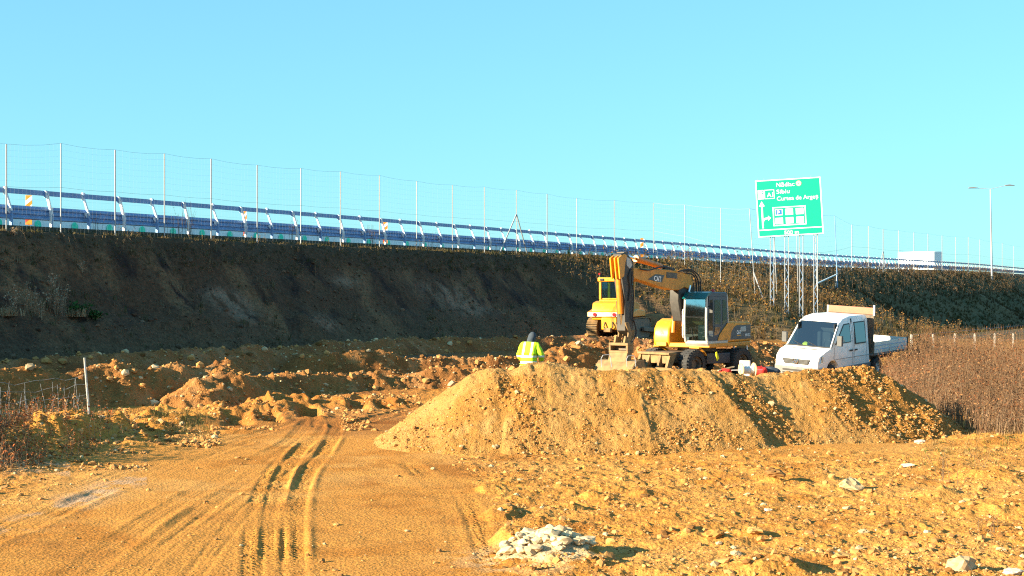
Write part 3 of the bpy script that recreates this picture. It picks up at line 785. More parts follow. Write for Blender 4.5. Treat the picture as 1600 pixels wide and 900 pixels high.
# ------------------------------------------------------------------ vegetation
def weeds(name, X, Y, Z, H, nleaf, lsize, stem_c, leaf_c, low=.45, spread=.22, sw=.006, lowc=None, tone=None):
    n = len(X)
    az = rng.random(n)*2*np.pi; lean = np.abs(rng.normal(size=n))*spread
    T = np.stack([X+np.cos(az)*lean*H, Y+np.sin(az)*lean*H, Z+H], 1); B = np.stack([X, Y, Z-.03], 1)
    M = B+(T-B)*.5+np.stack([np.cos(az)*-.06*H, np.sin(az)*-.06*H, 0*H], 1)
    Vs = []; Fs = []; Cs = []; off = 0
    sc = stem_c[rng.integers(0, len(stem_c), n)]*(.7+.6*rng.random((n, 1)))
    for w in ((1, 0), (0, 1)):
        wv = np.array([w[0], w[1], 0])[None]*sw
        v = np.stack([B-wv, B+wv, M+wv*.8, M-wv*.8, T+wv*.35, T-wv*.35], 1).reshape(-1, 3)
        f = np.array([[0, 1, 2, 3], [3, 2, 4, 5]])[None]+(np.arange(n)*6)[:, None, None]+off
        Vs.append(v); Fs.append(f.reshape(-1, 4)); Cs.append(np.repeat(sc, 6, 0)); off += len(v)
    idx = np.repeat(np.arange(n), nleaf); m = len(idx)
    t = low+(1-low)*rng.random(m)
    base = np.where((t < .5)[:, None], B[idx]+(M-B)[idx]*(t*2)[:, None], M[idx]+(T-M)[idx]*((t-.5)*2)[:, None])
    d = rng.normal(size=(m, 3)); d[:, 2] = d[:, 2]*.6-.1; d /= np.linalg.norm(d, axis=1)[:, None]
    e = np.cross(d, rng.normal(size=(m, 3))); e /= np.linalg.norm(e, axis=1)[:, None]
    L = (lsize*(.5+rng.random(m)))[:, None]
    base = base+d*L*.5*rng.random((m, 1))
    v = np.stack([base, base+d*L*.5+e*L*.28, base+d*L, base+d*L*.5-e*L*.28], 1).reshape(-1, 3)
    f = np.arange(m*4).reshape(-1, 4)+off
    lc = leaf_c[rng.integers(0, len(leaf_c), m)]*(.65+.7*rng.random((m, 1)))
    if lowc is not None: lc = np.where((t < .74+.1*rng.normal(size=m))[:, None], lowc[rng.integers(0, len(lowc), m)]*(.6+.7*rng.random((m, 1))), lc)
    if tone is not None: lc = lc*tone[idx][:, None]
    Vs.append(v); Fs.append(f); Cs.append(np.repeat(lc, 4, 0))
    return np_mesh(name, np.concatenate(Vs), np.concatenate(Fs), np.concatenate(Cs), ('dry_stalks',), smooth=False)
def tufts(name, X, Y, Z, H, nb, cols, spread=.5, bw=.012, tone=None):
    n = len(X); idx = np.repeat(np.arange(n), nb); m = len(idx)
    az = rng.random(m)*2*np.pi; h = H[idx]*(.5+.6*rng.random(m)); ln = h*spread*rng.random(m)
    B = np.stack([X[idx]+.06*rng.normal(size=m), Y[idx]+.06*rng.normal(size=m), Z[idx]-.02], 1)
    w = np.stack([-np.sin(az), np.cos(az), 0*az], 1)*bw
    M = B+np.stack([np.cos(az)*ln*.35, np.sin(az)*ln*.35, h*.62], 1)
    T = B+np.stack([np.cos(az)*ln, np.sin(az)*ln, h], 1)
    v = np.stack([B-w, B+w, M+w*.8, T, M-w*.8], 1).reshape(-1, 3)
    f1 = (np.array([[0, 1, 2, 4]])[None]+(np.arange(m)*5)[:, None, None]).reshape(-1, 4)
    f2 = (np.array([[4, 2, 3, 3]])[None]+(np.arange(m)*5)[:, None, None]).reshape(-1, 4)
    # triangles as their own faces
    tri = np.concatenate([f1[:, [0, 1, 2]], f1[:, [0, 2, 3]], f2[:, [0, 1, 2]]])
    c = cols[rng.integers(0, len(cols), n)][idx]*(.65+.7*rng.random((m, 1)))
    if tone is not None: c = c*tone[idx][:, None]
    return np_mesh(name, v, tri, np.repeat(c, 5, 0), ('grass_blades',), smooth=False)
RUST = np.array([[.21, .08, .035], [.27, .115, .048], [.16, .06, .03], [.32, .17, .075], [.23, .09, .04], [.28, .17, .09]])
STEM = np.array([[.36, .26, .17], [.27, .20, .145], [.42, .31, .2]])
# dry brush right of the mound
n = 21000
Y = 33.2+(64-33.2)*rng.random(n)**1.15; X = rng.uniform(9.0, 27, n)
px = CX+F*X/Y
lim = np.interp(Y, [33, 35, 38, 42, 50, 54, 58, 66], [11.3, 11.2, 11.0, 10.9, 13.0, 14.3, 16.2, 19])+.5*fbm(X, Y, .5, 3, seed=401)
k = (X > lim) & (mound_h(X, Y, False)[0] < hgt(12, 40)+.12) & (X < Y*.45)
k &= (rng.random(n) < .35+.65*sstep(-.35, .15, fbm(X, Y, .7, 3, seed=406)))
X, Y = X[k], Y[k]
Z = land(X, Y, False)
H = (1.25+.35*fbm(X, Y, .25, 3, seed=402)+.18*rng.normal(size=len(X)))*np.interp(Y, [33, 37, 46, 64], [.55, .85, 1.1, 1.25])
H = np.clip(H*.86*(1+.42*fbm(X, Y, .55, 4, .6, seed=404))*np.where(rng.random(len(X)) < .07, 1.3, 1.), .3, 1.9)*np.interp(CX+F*X/Y, [1330, 1390, 1440], [.5, .68, 1.])
tag(weeds('dry_brush', X, Y, Z, H, 10, .052, STEM*np.array([[.8, .68, .6]]), RUST, .22, .33, .005, np.array([[.25, .145, .085], [.19, .10, .06], [.29, .175, .10], [.21, .09, .045]]), .72+.75*fbm(X, Y, .45, 4, .6, seed=408)), kind='stuff')
kk = rng.random(len(X)) < .5
tag(tufts('dry_undergrowth', X[kk], Y[kk], Z[kk], H[kk]*.72, 9, np.array([[.29, .20, .125], [.23, .155, .10], [.32, .21, .125], [.19, .11, .06]]), 1.0, .005), kind='stuff')
# straw and root scraps trodden into the torn ground
X, Y = sample_px(2600, 640, 1660, 690, 910)
k = rng.random(len(X)) < rough_mask(X, Y)*(.3+.7*sstep(-.1, .3, fbm(X, Y, .5, 3, seed=431))); X, Y = X[k], Y[k]
n = len(X); az = rng.random(n)*2*np.pi; L = .05+.14*rng.random(n)**2; d = np.stack([np.cos(az), np.sin(az)*1., .25*rng.normal(size=n)], 1)*L[:, None]
B = np.stack([X, Y, land(X, Y)+.012], 1); w = np.stack([-np.sin(az), np.cos(az), 0*az], 1)*.0035
v = np.stack([B-w, B+w, B+d+w*.4, B+d-w*.4], 1).reshape(-1, 3)
tag(np_mesh('straw_scraps', v, np.arange(4*n).reshape(-1, 4), np.repeat(np.array([[.34, .22, .10], [.14, .08, .035], [.42, .30, .15]])[rng.integers(0, 3, n)], 4, 0), ('dry_stalks',), smooth=False), kind='stuff')
# low grass at the right verge
X, Y = sample_px(520, 1440, 1660, 668, 735, 2.2)
tag(tufts('verge_grass', X, Y, land(X, Y), .05+.10*rng.random(len(X)), 7, np.array([[.28, .18, .07], [.24, .14, .05], [.13, .14, .03], [.30, .2, .08]]), .8, .006), kind='stuff')
# reddish weeds at the left verge
n = 2300
px = rng.uniform(-330, 215, n); py = rng.uniform(655, 748, n)
k = (py < 745-.42*np.clip(px, 0, 400)*.6) & (rng.random(n) < np.interp(px, [-100, 60, 140, 215], [1, 1, .45, .12]))
px, py = px[k], py[k]; D = HC*F/(py-CY); X = (px-CX)/F*D; Y = D
LEFTRED = np.array([[.29, .085, .03], [.31, .12, .045], [.22, .10, .045], [.32, .19, .09]])
tag(weeds('red_weeds', X, Y, land(X, Y), np.clip(.42+.16*rng.normal(size=len(X)), .15, .9)*np.interp(px, [-330, -120, -60, 60, 215], [2.2, 1.8, 1.1, .9, .55]), 9, .055, STEM, LEFTRED, .3, .25, .004), kind='stuff')
n = 1700
px = rng.uniform(-230, -40, n); py = rng.uniform(668, 735, n); D = HC*F/(py-CY); X = (px-CX)/F*D; Y = D
tag(weeds('verge_thicket', X, Y, land(X, Y), np.clip(1.1+.3*rng.normal(size=n), .4, 1.8), 12, .08, STEM, LEFTRED, .2, .25, .005), kind='stuff')
n = 700
px = rng.uniform(-20, 330, n); py = 652+rng.normal(size=n)*6+rng.random(n)*26
D = HC*F/(py-CY); X = (px-CX)/F*D; Y = D
tag(tufts('verge_stalks', X, Y, land(X, Y), .08+.16*rng.random(n), 5, np.array([[.26, .165, .065], [.23, .12, .045], [.21, .15, .06], [.14, .13, .035]]), .5, .005), kind='stuff')
# grass on the embankment
def bank_pts(n, s0, s1, n0, n1):
    s = rng.uniform(s0, s1, n); nn = rng.uniform(n0, n1, n)
    return RX0+DIRX*s+DIRY*nn, RY0+DIRY*s-DIRX*nn, s, nn
X, Y, s, nn = bank_pts(9000, 44, 230, 1.6, 22)
k = (nn < 7+13*sstep(35, 52, s)-3*sstep(95, 125, s)+1.5); X, Y, s, nn = X[k], Y[k], s[k], nn[k]
v = fbm(X, Y, .22, 3, seed=411); v2 = fbm(X, Y, .5, 3, seed=412)
pal = np.array([[.30, .19, .075], [.09, .10, .035], [.36, .24, .10], [.16, .11, .05]])
Z = land(X, Y)
kg = v > .08
tag(tufts('green_bank_grass', X[kg], Y[kg], Z[kg], .2+.3*rng.random(kg.sum()), 9, np.array([[.055, .058, .022], [.075, .066, .028], [.12, .085, .037]]), 1.1, .02), kind='stuff')
ko = (~kg)
bank_shade = np.where(s[ko] < 66, 1., .55)  # far bank's shade painted in by dimming its blades
cols2 = np.array([[.15, .10, .05], [.12, .08, .04], [.19, .13, .06], [.08, .06, .035], [.16, .09, .03], [.07, .07, .03]])
tag(tufts('dry_bank_grass', X[ko], Y[ko], Z[ko], .22+.5*rng.random(ko.sum())**1.6+.15*(s[ko] < 80), 10, cols2, 1.1, .017, bank_shade), kind='stuff')
X, Y, s, nn = bank_pts(2600, 40, 95, 2.5, 19)
k = fbm(X, Y, .35, 3, seed=413) > -.05; X, Y = X[k], Y[k]
tag(weeds('bank_scrub', X, Y, land(X, Y), .8+.7*rng.random(len(X)), 10, .12, STEM*.6, np.array([[.18, .10, .035], [.13, .08, .035], [.22, .11, .025], [.08, .075, .03]]), .3, .2, .009), kind='stuff')
X, Y, s, nn = bank_pts(1500, 95, 250, 1.2, 8)
tag(weeds('crest_scrub', X, Y, land(X, Y), .7+.7*rng.random(len(X)), 8, .14, STEM*.7, np.array([[.15, .09, .05], [.11, .07, .035], [.09, .07, .03]]), .3, .2, .012), kind='stuff')
# clods and roots on the cut face
X, Y, s, nn = bank_pts(7000, -18, 46, 2.2, 8.5)
S = .022*(1-rng.random(len(X)))**(-.42); S = np.minimum(S, .16)
bc = np.array([[.11, .065, .04]])*(.5+1.3*rng.random((len(X), 1))**1.5)
scatter_stones('bank_clods', X, Y, land(X, Y)+S*.1, S, bc, ROCKS1)
# fringe along the crest of the raw cut
X, Y, s, nn = bank_pts(3600, -16, 60, .9, 2.9)
tag(tufts('crest_grass', X, Y, land(X, Y), (.05+.16*rng.random(len(X))**1.7)*np.interp(s, [-16, 15, 60], [.8, 1., 2.]), 7, np.array([[.10, .08, .04], [.06, .06, .025], [.15, .11, .055]]), .7, .012), kind='stuff')
X, Y, s, nn = bank_pts(900, -16, 40, 2.4, 7)
k = fbm(X, Y, .4, 3, seed=415) > .0; X, Y = X[k], Y[k]
tag(tufts('cut_face_grass', X, Y, land(X, Y), .15+.25*rng.random(len(X)), 7, np.array([[.13, .095, .06], [.09, .085, .04], [.18, .13, .08]]), .9, .014), kind='stuff')

X, Y, s, nn = bank_pts(900, -18, 44, 2.1, 6.8)
k = fbm(X, Y, .3, 3, seed=441)+.25*(nn < 3.2) > .12; X, Y = X[k], Y[k]
tag(weeds('cut_face_weeds', X, Y, land(X, Y), .25+.45*rng.random(len(X))**1.5, 7, .06, STEM*.6, np.array([[.20, .14, .08], [.15, .10, .055], [.10, .09, .04]]), .3, .4, .007), kind='stuff')
X, Y, s, nn = bank_pts(700, -18, 60, 1.2, 2.7)
k = fbm(X, Y, .5, 3, seed=442) > .02; X, Y = X[k], Y[k]
tag(weeds('crest_weeds', X, Y, land(X, Y), .18+.38*rng.random(len(X))**2, 6, .05, STEM*.6, np.array([[.20, .14, .07], [.13, .09, .05]]), .3, .35, .006), kind='stuff')
def plant(name, label, cat, x, y, D, h, nst, leafc, lsz, group=None, spread=.3, nleaf=7, stem=STEM):
    p = P(x, y, D)
    gx, gy = p.x, p.y
    X = np.full(nst, 0.)+rng.normal(size=nst)*.10*h; Y = rng.normal(size=nst)*.10*h
    o = weeds(name, X, Y, np.zeros(nst), h*(.55+.5*rng.random(nst)), nleaf, lsz, stem, leafc, .35, spread, .008)
    o.location = (gx, gy, hgt(gx, gy)-.03)
    tag(o, label, cat, group)
    return o
def on_bank(x, y):
    """first point of the bank met by the sight line through x, y"""
    D = np.linspace(36, 200, 4000); X = (x-CX)/F*D; Zr = HC-(y-CY)/F*D
    zz = land(X, D, False); k = np.argmax(zz > Zr)
    return float(D[k])
PALEW = np.array([[.30, .22, .15], [.38, .29, .2]]); GRN = np.array([[.03, .10, .025], [.05, .14, .04], [.02, .07, .02]])
for x, y, h, ns_, lab in ((80, 448, .55, 14, 'pale dry tuft high on the cut face, nearest the crest'), (92, 494, 1.3, 26, 'tallest dry weed standing on the left ledge of the cut'),
                          (48, 490, 1.1, 16, 'thin grey dry weed left of the tallest weed on the ledge'), (20, 492, 1.0, 14, 'dry weed at the far left end of the ledge'),
                          (62, 498, .8, 12, 'short dry weed between two taller ones on the ledge'), (128, 425, .4, 8, 'small withered tuft under the crest at left'), (22, 368, .35, 10, 'withered bush hanging just under the crest at far left')):
    plant('dry_weed', lab, 'dry weed', x, y, on_bank(x, y), h, ns_, PALEW, .07, 'dry weeds on the cut face')
plant('green_bush', 'low green leafy bush on the left ledge of the cut', 'bush', 122, 492, on_bank(122, 492), .5, 30, GRN, .12, spread=.7, nleaf=12)
plant('green_bush', 'second smaller green bush, lower right of the leafy one on the ledge', 'bush', 146, 500, on_bank(146, 500), .4, 18, GRN, .11, spread=.8, nleaf=12)
for x, w, lab in ((112, .9, 'clump of straw drooping over the ledge under the tall weed'), (8, .8, 'clump of straw drooping over the ledge at far left')):
    D = on_bank(x, 494); p = P(x, 494, D)
    nt_ = 40
    o = tufts('straw_clump', rng.normal(size=nt_)*.25*w, rng.normal(size=nt_)*.15, np.zeros(nt_), .22+.15*rng.random(nt_), 9, np.array([[.34, .24, .14], [.42, .31, .19]]), 1.3, .012)
    o.location = (p.x, p.y, hgt(p.x, p.y)); tag(o, lab, 'straw', 'straw clumps on the ledge')
for x, s_ in ((285, 1.5), (272, .9), (298, 1.0), (155, .7), (455, 1.0), (580, 1.1), (585, 1.), (678, .9), (770, .8), (835, 1.0), (505, .8)):
    D = img_D(x, .5); p = P(x, 350, D)
    o = weeds('roadside_twig', rng.normal(size=7)*.18, rng.normal(size=7)*.18, np.zeros(7), s_*(.6+.5*rng.random(7)), 5, .035, STEM*.5, np.array([[.16, .11, .07]]), .5, .2, .006)
    o.location = (p.x, p.y, float(crest_z(np.array(ns(p.x, p.y)[1])))-.05)
    tag(o, 'bare twiggy weed growing beside the guardrail on the crest', 'weed', 'bare weeds beside the guardrail')
for x, y, h, lab in ((1480, 752, .5, 'bare twig sticking out of the torn ground at right'), (1540, 740, .55, 'dry twig lying right of the other on the torn ground'), (1545, 830, .4, 'bent dry stalk low on the right foreground')):
    D = HC*F/(y-CY); gx, gy = (x-CX)/F*D, D
    o = weeds('dry_twig', rng.normal(size=8)*.12, rng.normal(size=8)*.12, np.zeros(8), h*(.5+.6*rng.random(8)), 4, .03, STEM*.7, RUST, .5, .9, .004)
    o.location = (gx, gy, hgt(gx, gy)); tag(o, lab, 'twig', 'dry twigs on the torn ground')

# ------------------------------------------------------------------ guardrail on the crest
def rz_(s): return float(crest_z(np.array(float(s))))
def local_frame(s, n, dz=0.):
    """matrix at the road edge: x along the road, y away from the camera (towards the road), z up"""
    p = road_pt(s, n, rz_(s)+dz)
    return Matrix(((DIRX, -DIRY, 0, p.x), (DIRY, DIRX, 0, p.y), (0, 0, 1, p.z), (0, 0, 0, 1)))
gr = thing('guardrail', 'long double steel guardrail with leaning posts along the embankment crest', 'guardrail', road_pt(0, 0, rz_(0)))
def along(prof, m, name, s0=-14, s1=330, step=4.):
    """sweep a (y, z) profile along the road edge"""
    vs = []; fs = []; k = len(prof); S = np.arange(s0, s1+.1, step)
    for s in S:
        M = local_frame(s, 0)
        for y, z in prof: vs.append(M @ Vector((0, y, z))-gr.location)
    for i in range(len(S)-1):
        for j in range(k-1): fs.append((i*k+j, i*k+j+1, (i+1)*k+j+1, (i+1)*k+j))
    b = MB(); b.add(vs, fs, m); return b.build(name, gr)
# three-wave lower beam (thin sheet closed front and back)
wave = [(.30,.27),(.24,.30),(.24,.36),(.30,.40),(.30,.44),(.24,.48),(.24,.54),(.30,.58),(.30,.62),(.24,.66),(.24,.72),(.30,.76),(.30,.79)]
along(wave+[(y+.012, z) for y, z in reversed(wave)]+[wave[0]], 'galvanised', 'lower_beam')
along([(.42,1.24),(.42,1.43),(.50,1.43),(.50,1.24),(.42,1.24)], 'galvanised', 'upper_beam')
mbA = MB()      # post with a knee bracket
mbA.prism([(.02,-.5),(.02,.55),(.30,1.22),(.30,1.45),(.37,1.45),(.37,1.20),(.14,.55),(.14,-.5)], -.035, .035, 'galvanised', 'x')
mbA.prism([(.02,.55),(.01,.60),(.29,1.24),(.31,1.22)], -.075, .0, 'galvanised_sunlit', 'x')
mbA.prism([(.12,.46),(.12,.68),(.24,.66),(.24,.58)], -.07, .07, 'galvanised_sunlit', 'x')
mbA.box((-.06, .34, 1.18), (.06, .42, 1.47), 'galvanised_sunlit')
postA = mbA.build('post', gr)
mbB = MB()      # slim twin post
mbB.prism([(.02,-.5),(.02,.50),(.30,1.40),(.36,1.40),(.11,.50),(.11,-.5)], -.05, -.025, 'galvanised_sunlit', 'x')
mbB.prism([(.02,-.5),(.02,.50),(.30,1.40),(.36,1.40),(.11,.50),(.11,-.5)], .025, .05, 'galvanised_sunlit', 'x')
mbB.box((-.025, .04, -.5), (.025, .09, .5), 'galvanised')
mbB.box((.06, .12, .55), (.12, .24, .78), 'galvanised_sunlit')
mbB.box((-.05, .33, 1.16), (.05, .42, 1.44), 'galvanised')
postB = mbB.build('post', gr)
far = MB()
for i, s in enumerate(np.arange(-11.4, 320, 2.0)):
    src = postA if i % 2 == 0 else postB
    M = Matrix.Translation(-gr.location) @ local_frame(s, 0)
    if i < 98:
        o = src if i < 2 else src.copy()
        if i >= 2: COL.objects.link(o); o.parent = gr
        o.matrix_local = M
    else:
        me = src.data
        for p in me.polygons:
            pass
        far.add([M @ v.co for v in me.vertices], [tuple(p.vertices) for p in me.polygons], 'galvanised_pale')
tag(far.build('distant_post', gr, recalc=False), kind='stuff')

# white median barrier with green screens, seen under the lower beam
med = thing('median_barrier', 'white concrete median barrier with green patches, seen in the gap under the guardrail', 'barrier', road_pt(0, -14.5, rz_(0)))
b = MB(); vs = []; fs = []; prof = [(-.3,0),(-.26,.3),(-.11,.55),(-.09,1.18),(.09,1.18),(.11,.55),(.26,.3),(.3,0)]
S = np.arange(-60, 300, 4.)
for s in S:
    p = road_pt(s, -14.5, rz_(s))-med.location
    for y, z in prof: vs.append(p+Vector((-DIRY*y, DIRX*y, z)))
k = len(prof)
for i in range(len(S)-1):
    for j in range(k-1): fs.append((i*k+j, i*k+j+1, (i+1)*k+j+1, (i+1)*k+j))
b.add(vs, fs, 'white_plain'); b.build('concrete_wall', med)
gp = MB(); gp.lathe([(.001,-.03),(.21,-.03),(.23,0),(.21,.03),(.001,.03)], 'screen_green', axis='y', n=18)
gp0 = gp.build('green_screen', med)
for i in range(70):
    o = gp0 if i == 0 else gp0.copy()
    if i: COL.objects.link(o); o.parent = med
    s = -20+i*1.95 if i < 14 else 8+(i-14)*2.6
    p = road_pt(s, -14.36, rz_(s))-med.location
    o.location = (p.x, p.y, .93); o.rotation_euler = (0, 0, math.atan2(DIRY, DIRX))

# ------------------------------------------------------------------ hazard plates
def marker(x, yt, yb, n, w, label):
    D = img_D(x, n); p = P(x, yb, D); h = (yb-yt)*D/F
    z0 = rz_(ns(p.x, p.y)[1])
    zt = P(x, yt, D).z
    t = thing('hazard_marker', label, 'road marker', (p.x, p.y, z0), R(8), 'orange and white hazard plates behind the guardrail')
    b = MB(); b.box((-.035, .0, 0), (.035, .05, .3), 'sign_grey'); b.box((-.2, -.15, 0), (.2, .2, .08), 'black_plastic'); b.build('foot', t)
    H = zt-z0
    b = MB(); b.box((-w/2, -.012, .22), (w/2, .012, H), 'sign_orange')
    b.build('plate', t, bevel=.006)
    b = MB()
    for k in range(3):
        z = .3+k*(H-.5)/2.6
        b.add([(-w/2, -.015, z), (w/2, -.015, z+.22), (w/2, -.015, z+.40), (-w/2, -.015, z+.18)], [(0,1,2,3)], 'sign_white' if k else 'sign_red')
    b.build('stripe', t)
marker(45, 305, 350, -2.6, .26, 'leftmost orange and white hazard plate behind the guardrail')
marker(383, 329, 376, -2.6, .16, 'narrow orange hazard plate second from the left')
marker(602, 346, 380, -2.6, .26, 'orange hazard plate above the middle of the raw cut')
marker(1003, 372, 404, -2.8, .26, 'orange and white hazard plate above the excavator stick')

# ------------------------------------------------------------------ tall mesh fence
FP = []   # (foot x, D, top y, top x)
def crest_post(x, yt, n=1.7):
    D = img_D(x, n); FP.append((x, D, yt, x, None))
for x, yt in ((-78,213),(10,225),(95,224),(180,234),(257,240),(330,248),(402,258),(470,263),(532,268),(593,274),(651,283),(707,289),(757,292),(807,297),(855,303),(901,310),(960,313),(1021,317)):
    crest_post(x, yt)
def slope_post(x, yt, yb, xt=None):
    """stands where the sight line of its foot meets the slope"""
    D = np.linspace(60, 190, 6000); X = (x-CX)/F*D; Zr = HC-(yb-CY)/F*D
    k = np.argmax(land(X, D, False) > Zr); FP.append((x, float(D[k]), yt, xt or x, yb))
slope_post(1070, 320, 422); slope_post(1126, 325, 446); slope_post(1180, 326, 461, 1171); slope_post(1214, 330, 461, 1208)
slope_post(1247, 334, 463, 1244); slope_post(1277, 335, 461, 1273); slope_post(1309, 337, 452, 1304)
for x, yt in ((1331,351),(1357,353),(1380,358),(1404,360),(1428,363),(1450,365),(1472,368),(1493,370),(1513,370),(1531,374),(1549,378),(1566,380),(1584,384),(1601,386),(1620,388)):
    crest_post(x, yt, 2.2)
fence = thing('mesh_fence', 'tall grey wire mesh fence on steel posts along the embankment crest and round the sign', 'fence', P(FP[0][0], 350, FP[0][1]))
fo = Vector(fence.location); tops = []; feet = []
for i, (x, D, yt, xt, yb) in enumerate(FP):
    top = P(xt, yt, D); fx = P(x, 400, D)
    foot = Vector((fx.x, fx.y, hgt(fx.x, fx.y)-.15))
    tops.append(top); feet.append(foot)
    b = MB(); corner = i in (24,)
    b.tube(foot-fo, top-fo, .026 if D < 120 else .042, 'galvanised' if corner else 'galvanised_pale', n=8)
    po = b.build('post', fence, smooth=True)
    if i in (13,):
        q = top.lerp(foot, .36)
        for sx in (-1.5, 1.5):
            b = MB(); e = road_pt(ns(foot.x, foot.y)[1]+sx*1.25, 1.5); e.z = hgt(e.x, e.y)
            b.tube(q-fo, e-fo, .04, 'galvanised_pale', n=6); b.build('brace', fence)
    if i == 27:
        q = top.lerp(foot, .5)
        for sx in (-2, 2):
            b = MB(); e = road_pt(ns(foot.x, foot.y)[1]+sx, 2.0); e.z = hgt(e.x, e.y)
            b.tube(q-fo, e-fo, .05, 'galvanised_pale', n=6); b.build('brace', fence)
    if i == 20:
        b = MB(); e = Vector((foot.x+.5, foot.y-.4, 0)); e.z = hgt(e.x, e.y); b.tube(top.lerp(foot, .72)-fo, e-fo, .045, 'galvanised_pale', n=6); b.build('brace', fence)
    if i == 24:
        q = top.lerp(foot, .78)
        b = MB(); b.tube(q-fo, feet[23].lerp(tops[23], .16)-fo, .07, 'white_plain', n=6); b.build('brace', fence)
        e = Vector((foot.x-.3, foot.y-.3, 0)); e.z = hgt(e.x, e.y)
        b = MB(); b.tube(q-fo, e-fo, .05, 'galvanised_pale', n=6); b.build('brace', fence)
for i in range(len(FP)-1):
    a0, a1, b0, b1 = feet[i], tops[i], feet[i+1], tops[i+1]
    b = MB(); D = FP[i][1]; r = .0011 if D < 100 else .0020
    def sag(t): return -.06*4*t*(1-t)
    nh = 15
    for h in range(nh+1):
        t = h/nh
        p0 = a0.lerp(a1, t); p1 = b0.lerp(b1, t)
        pts = [p0.lerp(p1, u)+Vector((0, 0, sag(u)*t)) for u in (0, .33, .67, 1)]
        rr = r*3.8 if h in (nh, round(nh*.5)) else r
        for q0, q1 in zip(pts[:-1], pts[1:]): b.tube(q0-fo, q1-fo, rr, 'wire', n=3, cap=False)
    nv = 14
    for h in range(1, nv):
        u = h/nv
        p0 = a0.lerp(b0, u); p1 = a1.lerp(b1, u)+Vector((0, 0, sag(u)))
        b.tube(p0-fo, p1-fo, r*.8, 'wire', n=3, cap=False)
    b.build('wire_mesh', fence, recalc=False)

# ------------------------------------------------------------------ big green road sign
SD = 96.; SC = P(1234.5, 323.5, SD); sc = SD/F
roll = R(3.2)
sz = math.atan2(-.10, 1)   # turned a little to the left
sg = thing('road_sign', 'big green motorway direction sign on lattice posts on the slope', 'road sign', (SC.x, SC.y+.4, hgt(SC.x, SC.y+.4)), sz)
Mi = sg.matrix_world.inverted()
cz = (Mi @ SC).z
RM = Matrix.Translation((0, -.25, cz)) @ Matrix.Rotation(-roll, 4, 'Y')
W, Hh = 102*sc, 90*sc
def S_(x, y, d=0.):
    """sign coordinates: x, y in 0..1 from the lower left, d proud of the face"""
    return RM @ Vector(((x-.5)*W, -.02-d, (y-.5)*Hh))
U = RM.to_3x3() @ Vector((1, 0, 0)); Vv = RM.to_3x3() @ Vector((0, 0, 1))
def rect(b, x0, y0, x1, y1, d, m):
    b.add([S_(x0, y0, d), S_(x1, y0, d), S_(x1, y1, d), S_(x0, y1, d)], [(0,1,2,3)], m)
def spoly(b, pts, d, m):
    b.add([S_(x, y, d) for x, y in pts], [tuple(range(len(pts)))], m)
b = MB(); b.box((-W/2, -.02, -Hh/2), (W/2, .05, Hh/2), 'sign_green', RM); b.build('panel', sg, bevel=.02)
b = MB(); e = .022
for r_ in ((0.004,0.004,.996,e),(0.004,1-e,.996,.996),(0.004,e,e,1-e),(1-e,e,.996,1-e),(e,.118,1-e,.136)): rect(b, *r_, .004, 'sign_white')
b.build('border', sg)
b = MB(); text_on(b, 'N\u0103dlac', .40, S_(.315, .865, .006), U, Vv, 'sign_white', .275*W, .002); b.build('lettering', sg)
b = MB(); text_on(b, 'Sibiu', .40, S_(.315, .745, .006), U, Vv, 'sign_white', .20*W, .002); b.build('lettering', sg)
b = MB(); text_on(b, 'Curtea de Arge\u0219', .40, S_(.315, .625, .006), U, Vv, 'sign_white', .625*W, .002); b.build('lettering', sg)
b = MB(); text_on(b, 'A1', .40, S_(.175, .70, .006), U, Vv, 'sign_white', .095*W, .01); b.build('lettering', sg)
b = MB(); text_on(b, '500 m', .34, S_(.40, .035, .006), U, Vv, 'sign_white', .22*W, .006); b.build('lettering', sg)
b = MB()
cx_, cy_ = .66, .905
ring = [(cx_+.042*math.cos(a), cy_+.047*math.sin(a)) for a in np.linspace(0, 2*math.pi, 28)[:-1]]
spoly(b, ring, .006, 'sign_red'); spoly(b, [(cx_+(x-cx_)*.86, cy_+(y-cy_)*.86) for x, y in ring], .010, 'sign_white'); rect(b, cx_-.014, cy_-.008, cx_+.014, cy_+.008, .014, 'sign_red')
b.build('round_emblem', sg)
b = MB()
for r_ in ((.135,.665,.285,.675),(.135,.815,.285,.825),(.135,.675,.143,.815),(.277,.675,.285,.815)): rect(b, *r_, .006, 'sign_white')
b.build('route_frame', sg)
b = MB(); rect(b, .035, .665, .125, .825, .006, 'sign_white')
for r_ in ((.042,.755,.062,.775),(.098,.755,.118,.775),(.045,.68,.058,.735),(.102,.68,.115,.735),(.045,.79,.058,.81),(.102,.79,.115,.81)): rect(b, *r_, .010, 'sign_green')
b.build('motorway_emblem', sg)
b = MB(); rect(b, .073, .16, .098, .55, .006, 'sign_white'); spoly(b, [(.042, .54), (.129, .54), (.0855, .63)], .006, 'sign_white')
spoly(b, [(.098, .24), (.108, .285), (.13, .31), (.175, .315), (.175, .345), (.125, .34), (.098, .32)], .006, 'sign_white'); spoly(b, [(.17, .285), (.17, .375), (.215, .33)], .006, 'sign_white')
b.build('arrow', sg)
b = MB(); fx0, fy0, fx1, fy1 = .245, .185, .745, .515
for r_ in ((fx0,fy0,fx1,fy0+.018),(fx0,fy1-.018,fx1,fy1),(fx0,fy0+.018,fx0+.016,fy1-.018),(fx1-.016,fy0+.018,fx1,fy1-.018)): rect(b, *r_, .006, 'sign_white')
b.build('services_frame', sg)
